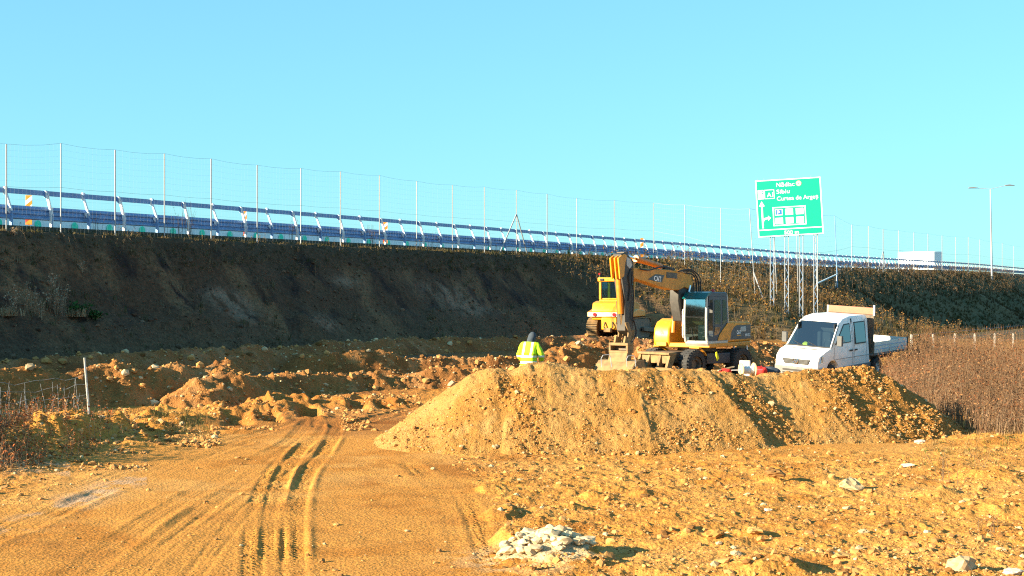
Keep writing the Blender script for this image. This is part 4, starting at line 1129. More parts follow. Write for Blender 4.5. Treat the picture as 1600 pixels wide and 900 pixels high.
for c in range(3):
    for r_ in range(2):
        x0 = .278+c*.158; y0 = .218+(1-r_)*.15
        b = MB(); rect(b, x0, y0, x0+.116, y0+.108, .006, 'sign_white')
        if (c, r_) == (0, 0):
            rect(b, x0+.012, y0+.012, x0+.104, y0+.096, .010, 'sign_blue'); text_on(b, 'P', .36, S_(x0+.030, y0+.018, .014), U, Vv, 'sign_white', None, .012)
        elif (c, r_) == (1, 0): text_on(b, 'WC', .24, S_(x0+.015, y0+.030, .010), U, Vv, 'sign_grey', .086*W)
        elif (c, r_) == (2, 0): rect(b, x0+.035, y0+.048, x0+.08, y0+.062, .010, 'sign_grey')
        b.build('services_tile', sg)
for k, (xa, xb) in enumerate(((.20,.255),(.42,.475),(.64,.695),(.86,.915))):
    b = MB()
    pa = RM @ Vector(((xa-.5)*W, .10, -Hh*.30)); pb = RM @ Vector(((xb-.5)*W, .10, -Hh*.30))
    def foot_(p):
        w = sg.matrix_world @ p; return Vector((p.x, p.y, hgt(w.x, w.y)-sg.location.z-.2))
    fa, fb_ = foot_(pa), foot_(pb)
    b.tube(fa, pa, .026, 'galvanised_pale', n=6); b.tube(fb_, pb, .026, 'galvanised_pale', n=6)
    L = pa.z-fa.z; m = max(3, int(L/.55))
    for i in range(m):
        p = fa.lerp(pa, i/m) if i % 2 == 0 else fb_.lerp(pb, i/m); q = fb_.lerp(pb, (i+1)/m) if i % 2 == 0 else fa.lerp(pa, (i+1)/m)
        b.tube(p, q, .014, 'galvanised', n=5)
    b.build('lattice_post', sg)
for k, x in enumerate((.04,.14,.38,.60,.85)):
    b = MB(); p = S_(x, 1.0); b.box((p.x-.03, p.y, p.z), (p.x+.03, p.y+.06, p.z+.10), 'galvanised'); b.build('clamp', sg)

# ------------------------------------------------------------------ street lamp
D = 238.; base = P(1550, 420, D); zb = hgt(base.x, base.y)
t = thing('street_lamp', 'tall twin-armed grey street lamp beyond the fence at far right', 'street lamp', (base.x, base.y, zb))
ht = P(1547, 295, D).z-zb
b = MB(); b.tube((0,0,-.2), (-.28,0,ht), .17, 'galvanised_pale', .09, n=10); b.build('pole', t, smooth=True)
for x, y in ((1521,294),(1578,290)):
    q = P(x, y, D)-t.location
    b = MB(); b.tube((-.28,0,ht-.05), (q.x*.75, q.y, q.z), .045, 'galvanised_pale', n=6); b.build('arm', t)
    b = MB(); sx = -1 if x < 1547 else 1
    b.prism([(q.x-.9, q.z-.05), (q.x-.8, q.z+.12), (q.x-.1, q.z+.2), (q.x+.7, q.z+.08), (q.x+.8, q.z-.02)], q.y-.2, q.y+.2, 'sign_grey')
    b.build('lamp_head', t, bevel=.04)

# ------------------------------------------------------------------ white lorry trailer far off
D = 262.; p = P(1472, 412, D); zr = 4.9
t = thing('lorry_trailer', 'white box lorry trailer seen above the far guardrail at right', 'lorry', (p.x, p.y, zr), math.atan2(.78, -.62))
b = MB(); b.box((0, 0, 1.1), (8.0, 2.5, P(1472, 393, D).z-zr), 'white_paint'); b.build('box_body', t, bevel=.06)
b = MB(); b.box((.2, .3, .8), (7.8, 2.2, 1.08), 'grimy_steel'); b.build('chassis', t)
for x in (1.2, 2.5, 6.8):
    for y in (.05, 2.1):
        b = MB(); b.lathe([(.2,0),(.5,0),(.52,.1),(.5,.3),(.2,.3)], 'black_rubber', (x, y, .55), 'y', 18); b.build('wheel', t)
b = MB(); b.box((-.01, .1, 2.4), (.0, 2.4, 3.9), 'white_plain'); b.build('rear_door', t)

# ------------------------------------------------------------------ left wire fence, right field fence
D = 35.2; pf = P(142, 645, D); g0 = hgt(pf.x, pf.y)
t = thing('wire_fence', 'slack wire fence with one leaning white post at left', 'fence', (pf.x, pf.y, g0))
top = P(132, 559, D)-t.location
b = MB(); b.tube((0,0,-.2), top, .032, 'concrete', .028, n=8); b.build('post', t, smooth=True)
b = MB()
Lx = P(-60, 600, 33.5)-t.location
g1 = hgt(pf.x+Lx.x, pf.y+Lx.y)-g0
for h in (.12, .45, .8, 1.1, 1.32):
    pts = []
    for k in range(13):
        u = k/12; q = Vector((Lx.x*u, Lx.y*u, g1*u+h-.10*math.sin(u*math.pi)*h+.03*rng.normal())); pts.append(q+Vector((top.x*h/1.4*(1-u), 0, 0)))
    b.path(pts, .0032, 'galvanised_pale', 4)
for k in range(1, 30):
    u = k/30; q0 = Vector((Lx.x*u, Lx.y*u, g1*u+.05)); ln = rng.normal()*.10
    q1 = q0+Vector((ln, 0, .75+.5*rng.random())); b.path([q0, q0.lerp(q1, .5)+Vector((.06*rng.normal(), 0, 0)), q1], .0032, 'galvanised_pale', 4)
b.build('wire', t, recalc=False)
t = None
pts = []
for x, yt in ((1424,522),(1458,522),(1492,521),(1523,521),(1554,521),(1583,521),(1612,521)):
    Dp = 66+(x-1424)*.10; p = P(x, yt, Dp); pts.append((p, hgt(p.x, p.y)))
t = thing('field_fence', 'row of short white concrete posts with wire beyond the brush at right', 'fence', (pts[0][0].x, pts[0][0].y, pts[0][1]))
for p, g in pts:
    b = MB(); b.box((-.04,-.04,-.2), (.04,.04,p.z-g-.06), 'concrete'); b.prism([(-.04,p.z-g-.06),(.04,p.z-g-.06),(.02,p.z-g),(-.02,p.z-g)], -.03, .03, 'concrete')
    o = b.build('post', t); o.location = (p.x-t.location.x, p.y-t.location.y, g-t.location.z)
b = MB()
for k in range(len(pts)-1):
    for h in (.5, .9, 1.25):
        a_ = pts[k][0]-t.location; c_ = pts[k+1][0]-t.location; a_.z = pts[k][1]-t.location.z+h; c_.z = pts[k+1][1]-t.location.z+h
        b.tube(a_, c_, .004, 'galvanised', n=4)
b.build('wire', t)

# ------------------------------------------------------------------ excavator
EX = P(1089, 590, 55.); ezx = hgt(EX.x, EX.y)
ex = thing('wheeled_excavator', 'yellow wheeled excavator with its boom bent over and a grading bucket on the ground', 'excavator', (EX.x, EX.y, ezx), R(180+54.))
EI = ex.matrix_world.inverted()
def onp(M, x, y, yl):
    """local (x, z) where the sight line meets the machine's own vertical plane y = yl"""
    o = M @ Vector((0, 0, HC)); d = M.to_3x3() @ Vector(((x-CX)/F, 1, -(y-CY)/F))
    k = (yl-o.y)/d.y; q = o+d*k; return (q.x, q.z)
def ep(pts, yl=.18): return [onp(EI, x, y, yl) for x, y in pts]
b = MB()
b.box((-2.0,-.5,.55), (2.0,.5,.98), 'grimy_steel'); b.box((-1.5,-.9,.42), (-1.1,.9,.62), 'grimy_steel'); b.box((1.1,-.9,.42), (1.5,.9,.62), 'grimy_steel')
b.box((-.7,.5,.5), (.6,1.1,.9), 'dark_panel'); b.box((-.7,-1.1,.5), (.6,-.5,.9), 'dark_panel')
b.lathe([(.3,.95),(.75,.95),(.75,1.13),(.3,1.13)], 'grimy_steel', (0,0,0), 'z', 28)
UT = R(-15)
turn = [b.build('undercarriage', ex, bevel=.02)]
def ex_wheel(x, y0, y1, out):
    b = MB(); Rr = .53
    b.lathe([(.30,y0),(.47,y0),(.52,y0+.05),(Rr,y0+.10),(Rr,y1-.10),(.52,y1-.05),(.47,y1),(.30,y1)], 'black_rubber', (x,0,.52), 'y', 36)
    for k in range(26):
        a = 2*math.pi*k/26
        for sgn, yy0, yy1 in ((1, y0+.02, (y0+y1)/2+.02), (-1, (y0+y1)/2-.02, y1-.02)):
            M = Matrix.Translation((x, 0, .52)) @ Matrix.Rotation(a+(.12 if sgn < 0 else 0), 4, 'Y')
            b.box((-.035, yy0, Rr-.03), (.035, yy1, Rr+.022), 'black_rubber', M)
    w = b.build('wheel', ex); turn.append(w)
    b = MB(); ym = y1-.06 if out > 0 else y0+.06; d = 1 if out > 0 else -1
    b.lathe([(.30,y0+.05),(.30,y1-.05)], 'grimy_steel', (x,0,.52), 'y', 24)
    b.lathe([(.001,ym-.10*d),(.16,ym-.10*d),(.17,ym-.02*d),(.25,ym-.05*d),(.30,ym)], 'grimy_steel', (x,0,.52), 'y', 24)
    b.build('rim', w, smooth=True)
    b = MB()
    for k in range(8):
        a = 2*math.pi*k/8; b.tube((x+.21*math.cos(a), ym-.06*d, .52+.21*math.sin(a)), (x+.21*math.cos(a), ym+.0*d, .52+.21*math.sin(a)), .018, 'grimy_steel', n=6)
    b.build('wheel_bolt', w)
for x in (1.3, -1.3):
    ex_wheel(x, .72, 1.24, 1); ex_wheel(x, -1.24, -.72, -1)
for y in (.98, -.98):
    b = MB(); arc = [(1.3+.64*math.cos(a), .52+.64*math.sin(a)) for a in np.linspace(R(100), R(150), 6)]; arc2 = [(1.3+.60*math.cos(a), .52+.60*math.sin(a)) for a in np.linspace(R(150), R(100), 6)]
    b.prism(arc+arc2, y-.25, y+.25, 'yellow_paint'); turn.append(b.build('mudguard', ex))
# front stabiliser / blade
b = MB()
b.box((2.0,-.85,.88), (2.42,.85,.97), 'muddy_steel'); b.box((2.05,-.7,.55), (2.3,.7,.88), 'muddy_steel')
turn.append(b.build('front_step', ex, bevel=.015))
for y in (-.78, -.3, .3, .78):
    b = MB(); b.prism([(2.02,.88),(2.32,.88),(2.62,.08),(2.40,.05)], y-.06, y+.06, 'muddy_steel'); turn.append(b.build('blade_arm', ex))
b = MB()
bl = [(2.55,.02),(2.70,.06),(2.62,.25),(2.66,.42),(2.60,.42),(2.54,.25)]
b.prism(bl, -1.22, 1.22, 'muddy_steel'); turn.append(b.build('blade', ex))
for o in turn: o.rotation_euler = (0, 0, UT)
# slewing upper body
b = MB(); b.box((-2.2,-1.22,1.13), (1.25,1.22,1.30), 'yellow_paint'); b.build('deck', ex, bevel=.03)
b = MB()
prof = [(-2.28,1.30),(-2.34,1.5),(-2.32,1.9),(-2.2,2.06),(-.28,2.1),(-.28,1.30)]
b.prism(prof, -1.2, 1.2, 'yellow_paint'); b.build('engine_hood', ex, bevel=.06, seg=3)
b = MB(); b.prism([(-2.42,1.10),(-2.46,1.5),(-2.40,1.72),(-2.2,1.74),(-2.2,1.10)], -1.1, 1.1, 'yellow_paint'); b.build('counterweight', ex, bevel=.08, seg=3)
b = MB()
sw = [(-2.2,1.40),(-.42,1.40)]+[(-.42-.62*(1-math.cos(a)), 1.40+.55*math.sin(a)) for a in np.linspace(.15, math.pi/2, 8)]+[(-2.2,1.95)]
b.prism(sw, 1.204, 1.216, 'dark_panel'); sp = b.build('side_panel', ex)
b = MB(); text_on(b, 'CAT', .20, (-.98, 1.222, 1.60), (-1,0,0), (0,0,1), 'sticker_white', .36, .006); b.build('lettering', sp); b = MB()
b.add([(-.98,1.221,1.565),(-1.34,1.221,1.565),(-1.34,1.221,1.53),(-.98,1.221,1.53)], [(0,1,2,3)], 'yellow_paint_clean'); b.build('underline', sp)
b = MB(); text_on(b, 'M315C', .15, (-1.72, 1.222, 1.50), (-1,0,0), (0,0,1), 'sticker_white', .42, .003); b.build('lettering', sp)
b = MB(); b.box((-1.75,1.217,1.70), (-1.30,1.24,1.88), 'aluminium')
for k in range(6): b.box((-1.74,1.24,1.715+k*.027), (-1.31,1.247,1.727+k*.027), 'sign_grey')
b.build('air_grille', sp)
# yellow sweep below the cab's rear window
b = MB()
sw = [(-.42,1.40)]+[(-.42-.60*(1-math.cos(a)), 1.40+.55*math.sin(a)) for a in np.linspace(.15, math.pi/2, 8)]+[(-.80,2.0),(-.2,2.06)]+[(-.05,1.95),(.2,1.80),(.45,1.62),(.62,1.40)]
b.prism(sw, 1.215, 1.235, 'yellow_paint'); b.build('side_cover', ex)
# toolbox and tank right of the boom
b = MB(); tb = [(1.28,1.16),(1.32,1.5),(1.26,1.85),(1.05,2.10),(.7,2.22),(-.25,2.2),(-.25,1.16)]
b.prism(tb, -1.22, -.48, 'yellow_paint_clean'); b.build('tank_housing', ex, bevel=.10, seg=4)
b = MB(); b.box((1.26,-1.05,1.17), (1.36,-.60,1.32), 'yellow_paint_clean'); b.build('toolbox_step', ex, bevel=.01)
# cab
CY0, CY1 = .22, 1.20
cab = None
b = MB()
b.prism([(1.20,1.16),(1.36,1.30),(1.36,1.40),(-.30,1.40),(-.30,1.16)], CY0, CY1, 'cab_grey')
cab = b.build('cab', ex, bevel=.03)
def pil(name, pts, m, r=.045):
    b = MB(); b.path([Vector(p) for p in pts], r, m, 8); return b.build(name, cab, smooth=True)
for y in (CY0+.03, CY1-.03):
    pil('front_pillar', [(1.34,y,1.36),(1.42,y,1.6),(1.43,y,2.3),(1.38,y,3.08)], 'cab_grey', .05)
    pil('rear_pillar', [(-.26,y,1.36),(-.28,y,2.2),(-.20,y,3.12)], 'cab_grey', .055)
b = MB(); b.prism([(1.33,3.08),(1.35,3.14),(1.05,3.24),(-.15,3.24),(-.27,3.14),(-.25,3.06),(1.2,3.04)], CY0, CY1, 'blue_black_paint'); b.build('roof', cab, bevel=.05, seg=3)
b = MB(); b.prism([(1.50,2.98),(1.55,3.0),(1.30,3.22),(1.0,3.27),(1.0,3.24),(1.22,3.16)], CY0-.02, CY1+.0, 'teal_plastic'); b.build('visor', cab)
b = MB(); g = [(1.36,1.42),(1.44,1.65),(1.46,2.3),(1.42,3.04)]
b.add([(x, CY0+.07, z) for x, z in g]+[(x, CY1-.07, z) for x, z in g], [(0,1,5,4),(1,2,6,5),(2,3,7,6)], 'cab_glass'); b.build('windscreen', cab)
b = MB(); b.path([(1.46,CY0+.08,2.3),(1.46,CY1-.08,2.3)], .012, 'black_plastic', 6); b.path([(1.45,.62,1.42),(1.47,.55,1.9)], .01, 'black_plastic', 5); b.build('wiper', cab)
b = MB(); b.add([(1.25,CY0+.01,1.42),(1.40,CY0+.01,2.3),(1.25,CY0+.01,3.04),(-.2,CY0+.01,3.04),(-.2,CY0+.01,1.42)], [(0,1,2,3,4)], 'dark_glass')
b.add([(-.25,CY0+.1,2.1),(-.25,CY1-.1,2.1),(-.2,CY1-.1,3.04),(-.2,CY0+.1,3.04)], [(0,1,2,3)], 'dark_glass'); b.build('window', cab)
# door on the left side
b = MB()
do = [(1.33,1.40),(1.41,1.65),(1.42,2.3),(1.27,3.06),(-.20,3.08),(-.26,2.2),(-.24,1.95),(.30,1.62),(.62,1.40)]
b.prism(do, CY1-.02, CY1+.012, 'blue_black_paint')
# panes are let into the door as glass set proud of the dark interior
door = b.build('door', cab)
b = MB(); b.prism([(1.28,1.55),(1.33,1.72),(1.33,2.3),(1.20,2.95),(1.0,2.97),(.98,1.55)], CY1+.014, CY1+.020, 'dark_glass'); b.build('pane', door)
b = MB(); b.prism([(.86,2.02),(.86,2.95),(.36,2.95),(.36,2.02)], CY1+.014, CY1+.020, 'cab_glass'); b.prism([(.86,1.60),(.86,1.92),(.34,1.92),(.50,1.64)], CY1+.014, CY1+.020, 'window_glass'); b.build('pane', door)
b = MB(); b.prism([(.20,1.98),(.20,2.95),(-.10,2.95),(-.16,2.12)], CY1+.014, CY1+.020, 'cab_glass'); b.build('pane', door)
b = MB(); b.tube((.92,CY1+.05,1.75), (.92,CY1+.05,1.98), .015, 'black_plastic', n=6); b.build('handle', door)
b = MB(); b.box((.05,.45,1.40), (.55,.95,1.75), 'dark_interior'); b.prism([(-.05,1.75),(.12,1.75),(.02,2.5),(-.12,2.5)], .45, .95, 'dark_interior'); b.box((.75,.4,1.4), (.95,1.0,2.0), 'dark_interior'); b.build('seat', cab, bevel=.04)
b = MB(); b.lathe([(.001,3.36),(.05,3.36),(.065,3.32),(.065,3.24),(.001,3.24)], 'red_lens', (.1,.75,0), 'z', 14); b.build('beacon', cab, smooth=True)
pil('mirror_arm', [(1.30,CY1,2.7),(1.42,CY1+.18,2.72)], 'black_plastic', .012)
b = MB(); b.box((1.40,CY1+.10,2.45), (1.44,CY1+.26,2.85), 'black_plastic'); b.build('mirror', cab, bevel=.02)
pil('handrail', [(1.40,CY0-.05,1.5),(1.46,CY0-.05,1.6),(1.46,CY0-.05,2.5),(1.40,CY0-.05,2.6)], 'white_plain', .015)
# boom
b = MB(); st = ep([(1068,502),(1063,470),(1064,442),(1073,428),(1086,436),(1089,450),(1087,476),(1086,502)])
b.prism(st, -.30, .10, 'dark_steel'); b.build('boom_base', ex, bevel=.03)
b = MB(); bo = ep([(986,417),(996,418.5),(1022,420),(1050,421.5),(1068,424.5),(1079,431),(1084,441),(1080,452),(1070,449),(1061,453.5),(1051,453),(1030,448),(1010,441),(986,434)])
b.prism(bo, -.20, .18, 'yellow_paint'); boom = b.build('boom', ex, bevel=.03)
b = MB(); em = ep([(1012,436.5),(1024,428.5),(1038,430),(1033,441.5)]); b.prism(em, .182, .190, 'dark_panel'); emb = b.build('emblem', boom)
o_ = onp(EI, 1022, 438.5, .195); u_ = onp(EI, 1034, 440, .195); v_ = onp(EI, 1022, 430, .195)
b = MB(); U3 = Vector((u_[0]-o_[0], 0, u_[1]-o_[1])); wd = U3.length; U3.normalize()
text_on(b, 'CAT', .26, (o_[0], .195, o_[1]), U3, Vector((0,0,1)), 'sticker_white', wd*.92, .006); b.build('lettering', emb); b = MB()
q0 = Vector((o_[0], .195, o_[1]-.03)); b.add([q0, q0+U3*wd*.9, q0+U3*wd*.9+Vector((0,0,-.05)), q0+Vector((0,0,-.05))], [(0,1,2,3)], 'yellow_paint_clean'); b.build('underline', emb)
pl = ep([(1041,425),(1058,427),(1058,435.5),(1041,434)]); b = MB(); b.prism(pl, .182, .19, 'grimy_steel'); b.build('data_plate', boom)
def tube_e(name, p, q, yl, r, m, parent=ex, r1=None):
    a = onp(EI, *p, yl); c = onp(EI, *q, yl); b = MB(); b.tube((a[0],yl,a[1]), (c[0],yl,c[1]), r, m, r1, n=14); return b.build(name, parent, smooth=True)
# hoses over the bend and down the stick
for k, (yy, pts) in enumerate(((.25, [(1066,424),(1080,424),(1089,434),(1092,452),(1088,478)]), (.20, [(1070,426),(1083,430),(1088,444),(1088,470)]), (.28, [(1060,424),(1078,421),(1091,430),(1095,446),(1092,470)]),
                               (.24, [(1052,422),(1040,417),(1028,418),(1014,422),(1000,420)]), (.2, [(986,420),(982,432),(984,450),(982,470)]), (.24, [(988,424),(987,440),(990,462),(988,500)]), (.22, [(990,500),(994,520),(986,536),(978,544)]), (-.25, [(964,470),(966,500),(970,522),(966,540)]))):
    b = MB(); b.path([Vector((q[0], yy, q[1])) for q in ep(smooth_poly(pts, 4), yy)], .028, 'black_rubber', 7); b.build('hose', ex, smooth=True)
# cylinders
tube_e('boom_cylinder', (1052,520), (1055,478), -.42, .10, 'orange_paint'); tube_e('boom_cylinder_rod', (1055,478), (1064,450), -.42, .05, 'chrome')
tube_e('boom_cylinder', (1069,510), (1072,478), .20, .10, 'orange_paint'); tube_e('boom_cylinder_rod', (1072,478), (1078,446), .16, .05, 'chrome')
tube_e('stick_cylinder', (1032,416), (996,405), 0., .105, 'orange_paint'); tube_e('stick_cylinder_rod', (996,405), (972,397.5), 0., .05, 'chrome')
tube_e('cylinder_collar', (999,406), (993,404), 0., .13, 'orange_paint'); tube_e('cylinder_lug', (1031,415.5), (1052,421.5), 0., .07, 'black_rubber')
b = MB(); lg = ep([(1040,421),(1048,416),(1056,422)]); b.prism(lg, -.1, .12, 'grimy_steel'); b.build('cylinder_bracket', ex)
# stick
b = MB(); sk = ep([(971,397),(977,394.5),(983,399),(990,412),(991,434),(988,450),(990,480),(990,512),(984,523),(977,517),(977,470),(972,432)])
b.prism(sk, -.18, .18, 'dark_steel'); stick = b.build('stick', ex, bevel=.02)
for yy in (-.20, -.02, .13):
    b = MB(); pp = ep([(966,403),(975,396.5),(980,399),(977,410),(975,432),(969,436)]); b.prism(pp, yy, yy+.06, 'yellow_paint_clean'); b.build('stick_bracket', stick, bevel=.01)
b = MB(); pp = ep([(979,401),(985,405),(988,414),(984,420),(979,414)], .185); b.prism(pp, .184, .19, 'cab_grey'); b.build('data_plate', stick)
b = MB(); pp = ep([(973,394),(973,402),(979,402),(979,393)], .1); b.prism(pp, -.15, .15, 'grimy_steel'); b.build('pin_boss', stick)
tube_e('bucket_cylinder', (966.5,432), (970,490), 0., .115, 'orange_paint'); tube_e('bucket_cylinder_rod', (970,490), (971.5,508), 0., .055, 'chrome')
for yy in (-.2, .2):
    b = MB(); pp = ep([(969,504),(974,503),(979,520),(976,537),(971,537),(974,521)], 0.); b.prism(pp, yy-.03, yy+.03, 'muddy_steel'); b.build('bucket_link', ex, bevel=.01)
    b = MB(); pp = ep([(980,515),(987,515),(984,538),(977,540)], 0.); b.prism(pp, yy*.5-.05, yy*.5+.05, 'muddy_steel'); b.build('bucket_link', ex, bevel=.01)
# quick coupler and grading bucket
cxx, cz0 = onp(EI, 970, 552, 0.)
b = MB(); b.box((cxx-.22,-.40,cz0+.28), (cxx+.18,.40,cz0+.38), 'muddy_steel'); b.box((cxx-.22,-.40,cz0+.02), (cxx+.18,.40,cz0+.10), 'muddy_steel')
for y in (-.40, .32): b.box((cxx-.22,y,cz0+.10), (cxx+.18,y+.08,cz0+.28), 'muddy_steel')
b.box((cxx-.2,-.32,cz0+.10), (cxx-.12,.32,cz0+.28), 'grimy_steel')
for y in (-.2, .2): b.prism([(cxx-.1,cz0+.38),(cxx+.12,cz0+.38),(cxx+.04,cz0+.62),(cxx-.06,cz0+.62)], y-.04, y+.04, 'muddy_steel')
b.build('quick_coupler', ex, bevel=.012)
gz_ = hgt(*(ex.matrix_world @ Vector((cxx, 0, 0))).to_2d())-ezx
b = MB()
hb = cz0+.02
for y in (-.8, .775):
    b.prism([(cxx-.25,gz_+.62),(cxx+.22,gz_+.58),(cxx+.55,gz_+.30),(cxx+.62,gz_-.02),(cxx-.30,gz_-.02),(cxx-.42,gz_+.3)], y, y+.03, 'muddy_steel')
shell = [(cxx+.62,gz_-.02),(cxx+.60,gz_+.12),(cxx+.50,gz_+.36),(cxx+.25,gz_+.58),(cxx-.05,gz_+.60),(cxx-.10,gz_+.55),(cxx+.20,gz_+.52),(cxx+.44,gz_+.32),(cxx+.54,gz_+.1),(cxx+.56,gz_-.02)]
b.prism(shell, -.78, .78, 'muddy_steel'); b.build('bucket', ex, bevel=.008)
b = MB(); b.prism([(cxx-.1,gz_+.58),(cxx+.3,gz_+.50),(cxx+.16,hb+.02),(cxx-.16,hb+.02)], -.38, .38, 'muddy_steel'); b.build('bucket_ear', ex, bevel=.02)
for x in (-.9, -2.0):
    b = MB(); b.tube((x,1.15,.85), (x,1.15,1.13), .035, 'white_plain', n=6); b.build('step_bar', ex)
b = MB(); b.prism([(.62,.72),(.80,.98),(.88,.95),(.78,.62)], 1.26, 1.30, 'hiviz_yellow'); b.build('wheel_chock', ex, bevel=.01)

# ------------------------------------------------------------------ bulldozer
BD = P(968, 528, 75.); 
bz = .78
dz = thing('bulldozer', 'yellow tracked bulldozer seen from behind, partly hidden by the excavator stick', 'bulldozer', (5.75, 75., bz), R(70.))
for y in (-.95, .95):
    b = MB(); loop = [(-1.55,.05),(1.5,.05),(1.85,.28),(2.0,.6),(1.85,.92),(1.5,1.1),(-.9,1.12),(-1.75,1.02),(-2.05,.7),(-1.95,.35)]
    b.prism(loop, y-.24, y+.24, 'grimy_steel'); tk = b.build('track', dz, bevel=.03)
    b = MB(); lp = smooth_poly(loop+[loop[0]], 5)
    for k in range(0, len(lp)-1):
        (x0, z0), (x1, z1) = lp[k], lp[k+1]; a = math.atan2(z1-z0, x1-x0); L = math.hypot(x1-x0, z1-z0)
        M = Matrix.Translation((x0, 0, z0)) @ Matrix.Rotation(-a, 4, 'Y'); b.box((.015, y-.28, -.045), (max(.03, L-.03), y+.28, .0), 'muddy_steel', M)
        b.box((.015, y-.28, -.085), (.05, y+.28, -.045), 'muddy_steel', M)
    b.build('track_pad', tk, bevel=.0)
b = MB(); b.box((-1.6,-.68,.45), (1.9,.68,1.0), 'grimy_steel'); b.build('frame', dz, bevel=.03)
b = MB(); b.prism([(-2.0,1.05),(-2.1,1.55),(-1.9,1.95),(-1.3,2.05),(-1.3,1.05)], -.95, .95, 'yellow_paint_clean'); b.build('fuel_tank', dz, bevel=.06, seg=3)
b = MB(); b.box((-2.16,-1.15,1.22), (-1.2,1.15,1.46), 'cab_grey'); ba = b.build('rear_band', dz, bevel=.03)
for y in (.75, -.3, -.75):
    b = MB(); b.tube((-2.17,y,1.34), (-2.20,y,1.34), .09, 'red_lens', n=14); b.build('tail_light', ba)
b = MB(); b.box((-2.12,-.42,.55), (-1.6,.42,1.2), 'yellow_paint_clean'); b.build('rear_case', dz, bevel=.05)
b = MB(); b.prism([(-2.5,.45),(-2.1,.40),(-2.1,.62),(-2.45,.66)], -.18, .18, 'muddy_steel'); b.build('drawbar', dz, bevel=.02)
for y in (-1.0, 1.0):
    b = MB(); b.prism([(-1.9,1.22),(-1.9,1.46),(-1.0,1.62),(.6,1.5),(.6,1.24)], y-.25, y+.25, 'yellow_paint_clean'); b.build('fender', dz, bevel=.03)
b = MB(); b.box((-1.45,-.72,1.9), (.35,.72,2.12), 'yellow_paint_clean'); b.box((-1.4,-.66,2.12), (-1.3,.66,2.2), 'yellow_paint_clean'); bc = b.build('cab', dz, bevel=.03)
for x in (-1.40, .30):
    for y in (-.67, .67):
        b = MB(); b.box((x-.06,y-.06,2.12), (x+.06,y+.06,3.08), 'yellow_paint_clean'); b.build('pillar', bc, bevel=.015)
b = MB(); b.box((-1.52,-.80,3.05), (.45,.80,3.28), 'yellow_paint_clean'); b.build('roof', bc, bevel=.05, seg=3)
for nm, vs in (('rear_window', [(-1.42,-.6,2.2),(-1.42,.6,2.2),(-1.42,.6,3.05),(-1.42,-.6,3.05)]), ('side_window', [(-1.33,-.69,2.14),(.25,-.69,2.14),(.25,-.69,3.05),(-1.33,-.69,3.05)]), ('side_window', [(-1.33,.69,2.14),(.25,.69,2.14),(.25,.69,3.05),(-1.33,.69,3.05)]), ('windscreen', [(.32,-.6,2.14),(.32,.6,2.14),(.32,.6,3.05),(.32,-.6,3.05)])):
    b = MB(); b.add(vs, [(0,1,2,3)], 'cab_glass'); b.build(nm, bc)
b = MB(); b.box((-.6,-.3,2.12), (-.2,.3,2.7), 'dark_interior'); b.build('seat', bc, bevel=.05)
for y in (-.55, .55):
    b = MB(); b.box((-1.56,y-.10,3.10), (-1.50,y+.10,3.22), 'black_plastic'); b.build('roof_light', bc, bevel=.01)
b = MB(); b.path([(-2.14,-.2,.95),(-2.25,-.25,.75),(-2.2,-.1,.5)], .03, 'black_rubber', 7); b.path([(-2.14,.2,.95),(-2.28,.22,.7),(-2.2,.1,.5)], .03, 'black_rubber', 7); b.build('hose', dz, smooth=True)
b = MB(); b.path([(-2.1,-.9,1.5),(-2.12,-.9,2.05),(-1.5,-.9,2.2)], .02, 'black_plastic', 7); b.build('grab_rail', dz, smooth=True)
b = MB(); b.prism([(.45,1.0),(.45,2.05),(2.1,1.9),(2.15,1.0)], -.52, .52, 'yellow_paint'); b.build('engine_hood', dz, bevel=.04)
b = MB(); b.tube((.85,-.25,1.95), (.85,-.25,3.0), .06, 'grimy_steel', n=10); b.build('exhaust', dz, smooth=True)
b = MB(); b.prism([(2.75,.05),(2.68,.5),(2.75,1.0),(2.9,1.3),(2.98,1.28),(2.84,.98),(2.78,.5),(2.88,.05)], -1.7, 1.7, 'muddy_steel'); b.build('blade', dz, bevel=.01)
for y in (-1.32, 1.32):
    b = MB(); b.prism([(-.2,.45),(-.2,.65),(2.7,.55),(2.7,.3)], y-.08, y+.08, 'grimy_steel'); b.build('push_arm', dz, bevel=.015)
b = MB(); b.tube((-1.45,.70,3.2), (-1.45,.70,3.42), .03, 'grimy_steel', n=8); b.tube((-1.45,.70,3.42), (-1.45,.70,3.5), .05, 'red_lens', n=8); b.build('work_light', bc)

# ------------------------------------------------------------------ dropside truck
TK = P(1299, 588, 53.0); tz = hgt(TK.x, TK.y)-.10
tr = thing('dropside_truck', 'white double-cab dropside truck with a silver load bed parked behind the mound', 'truck', (TK.x, TK.y, tz+.02), rot=(R(-3.0), R(2.4), R(180+48)))
# x forward, y left; nose at x = 2.6
def ww(z): return .97-.17*max(0, (z-1.15)/1.2)**1.2
NX = 2.6
arch = [(NX-.92+.43*math.cos(a), .40+.43*math.sin(a)) for a in np.linspace(0, math.pi, 12)]
side = [(NX-.05,.30),(NX,.50),(NX-.02,.82),(NX-.10,1.02),(NX-.42,1.17),(NX-.86,1.28),(NX-1.62,2.16),(NX-1.86,2.30),(NX-2.4,2.37),(NX-3.62,2.35),(NX-3.74,2.2),(NX-3.78,.42)]+[(NX-1.45,.40)]+[(x, z) for x, z in reversed(arch)]+[(NX-.40,.34)]
b = MB(); n = len(side)
L_ = [(x, ww(z)-(.10 if x > NX-.12 and z < 1.1 else 0), z) for x, z in side]; R_ = [(x, -y, z) for x, y, z in L_]
fs = []
for k in range(n):
    if k == 5: continue           # windscreen opening
    fs.append((k, (k+1) % n, n+(k+1) % n, n+k))
b.add(L_+R_, fs, 'white_paint')
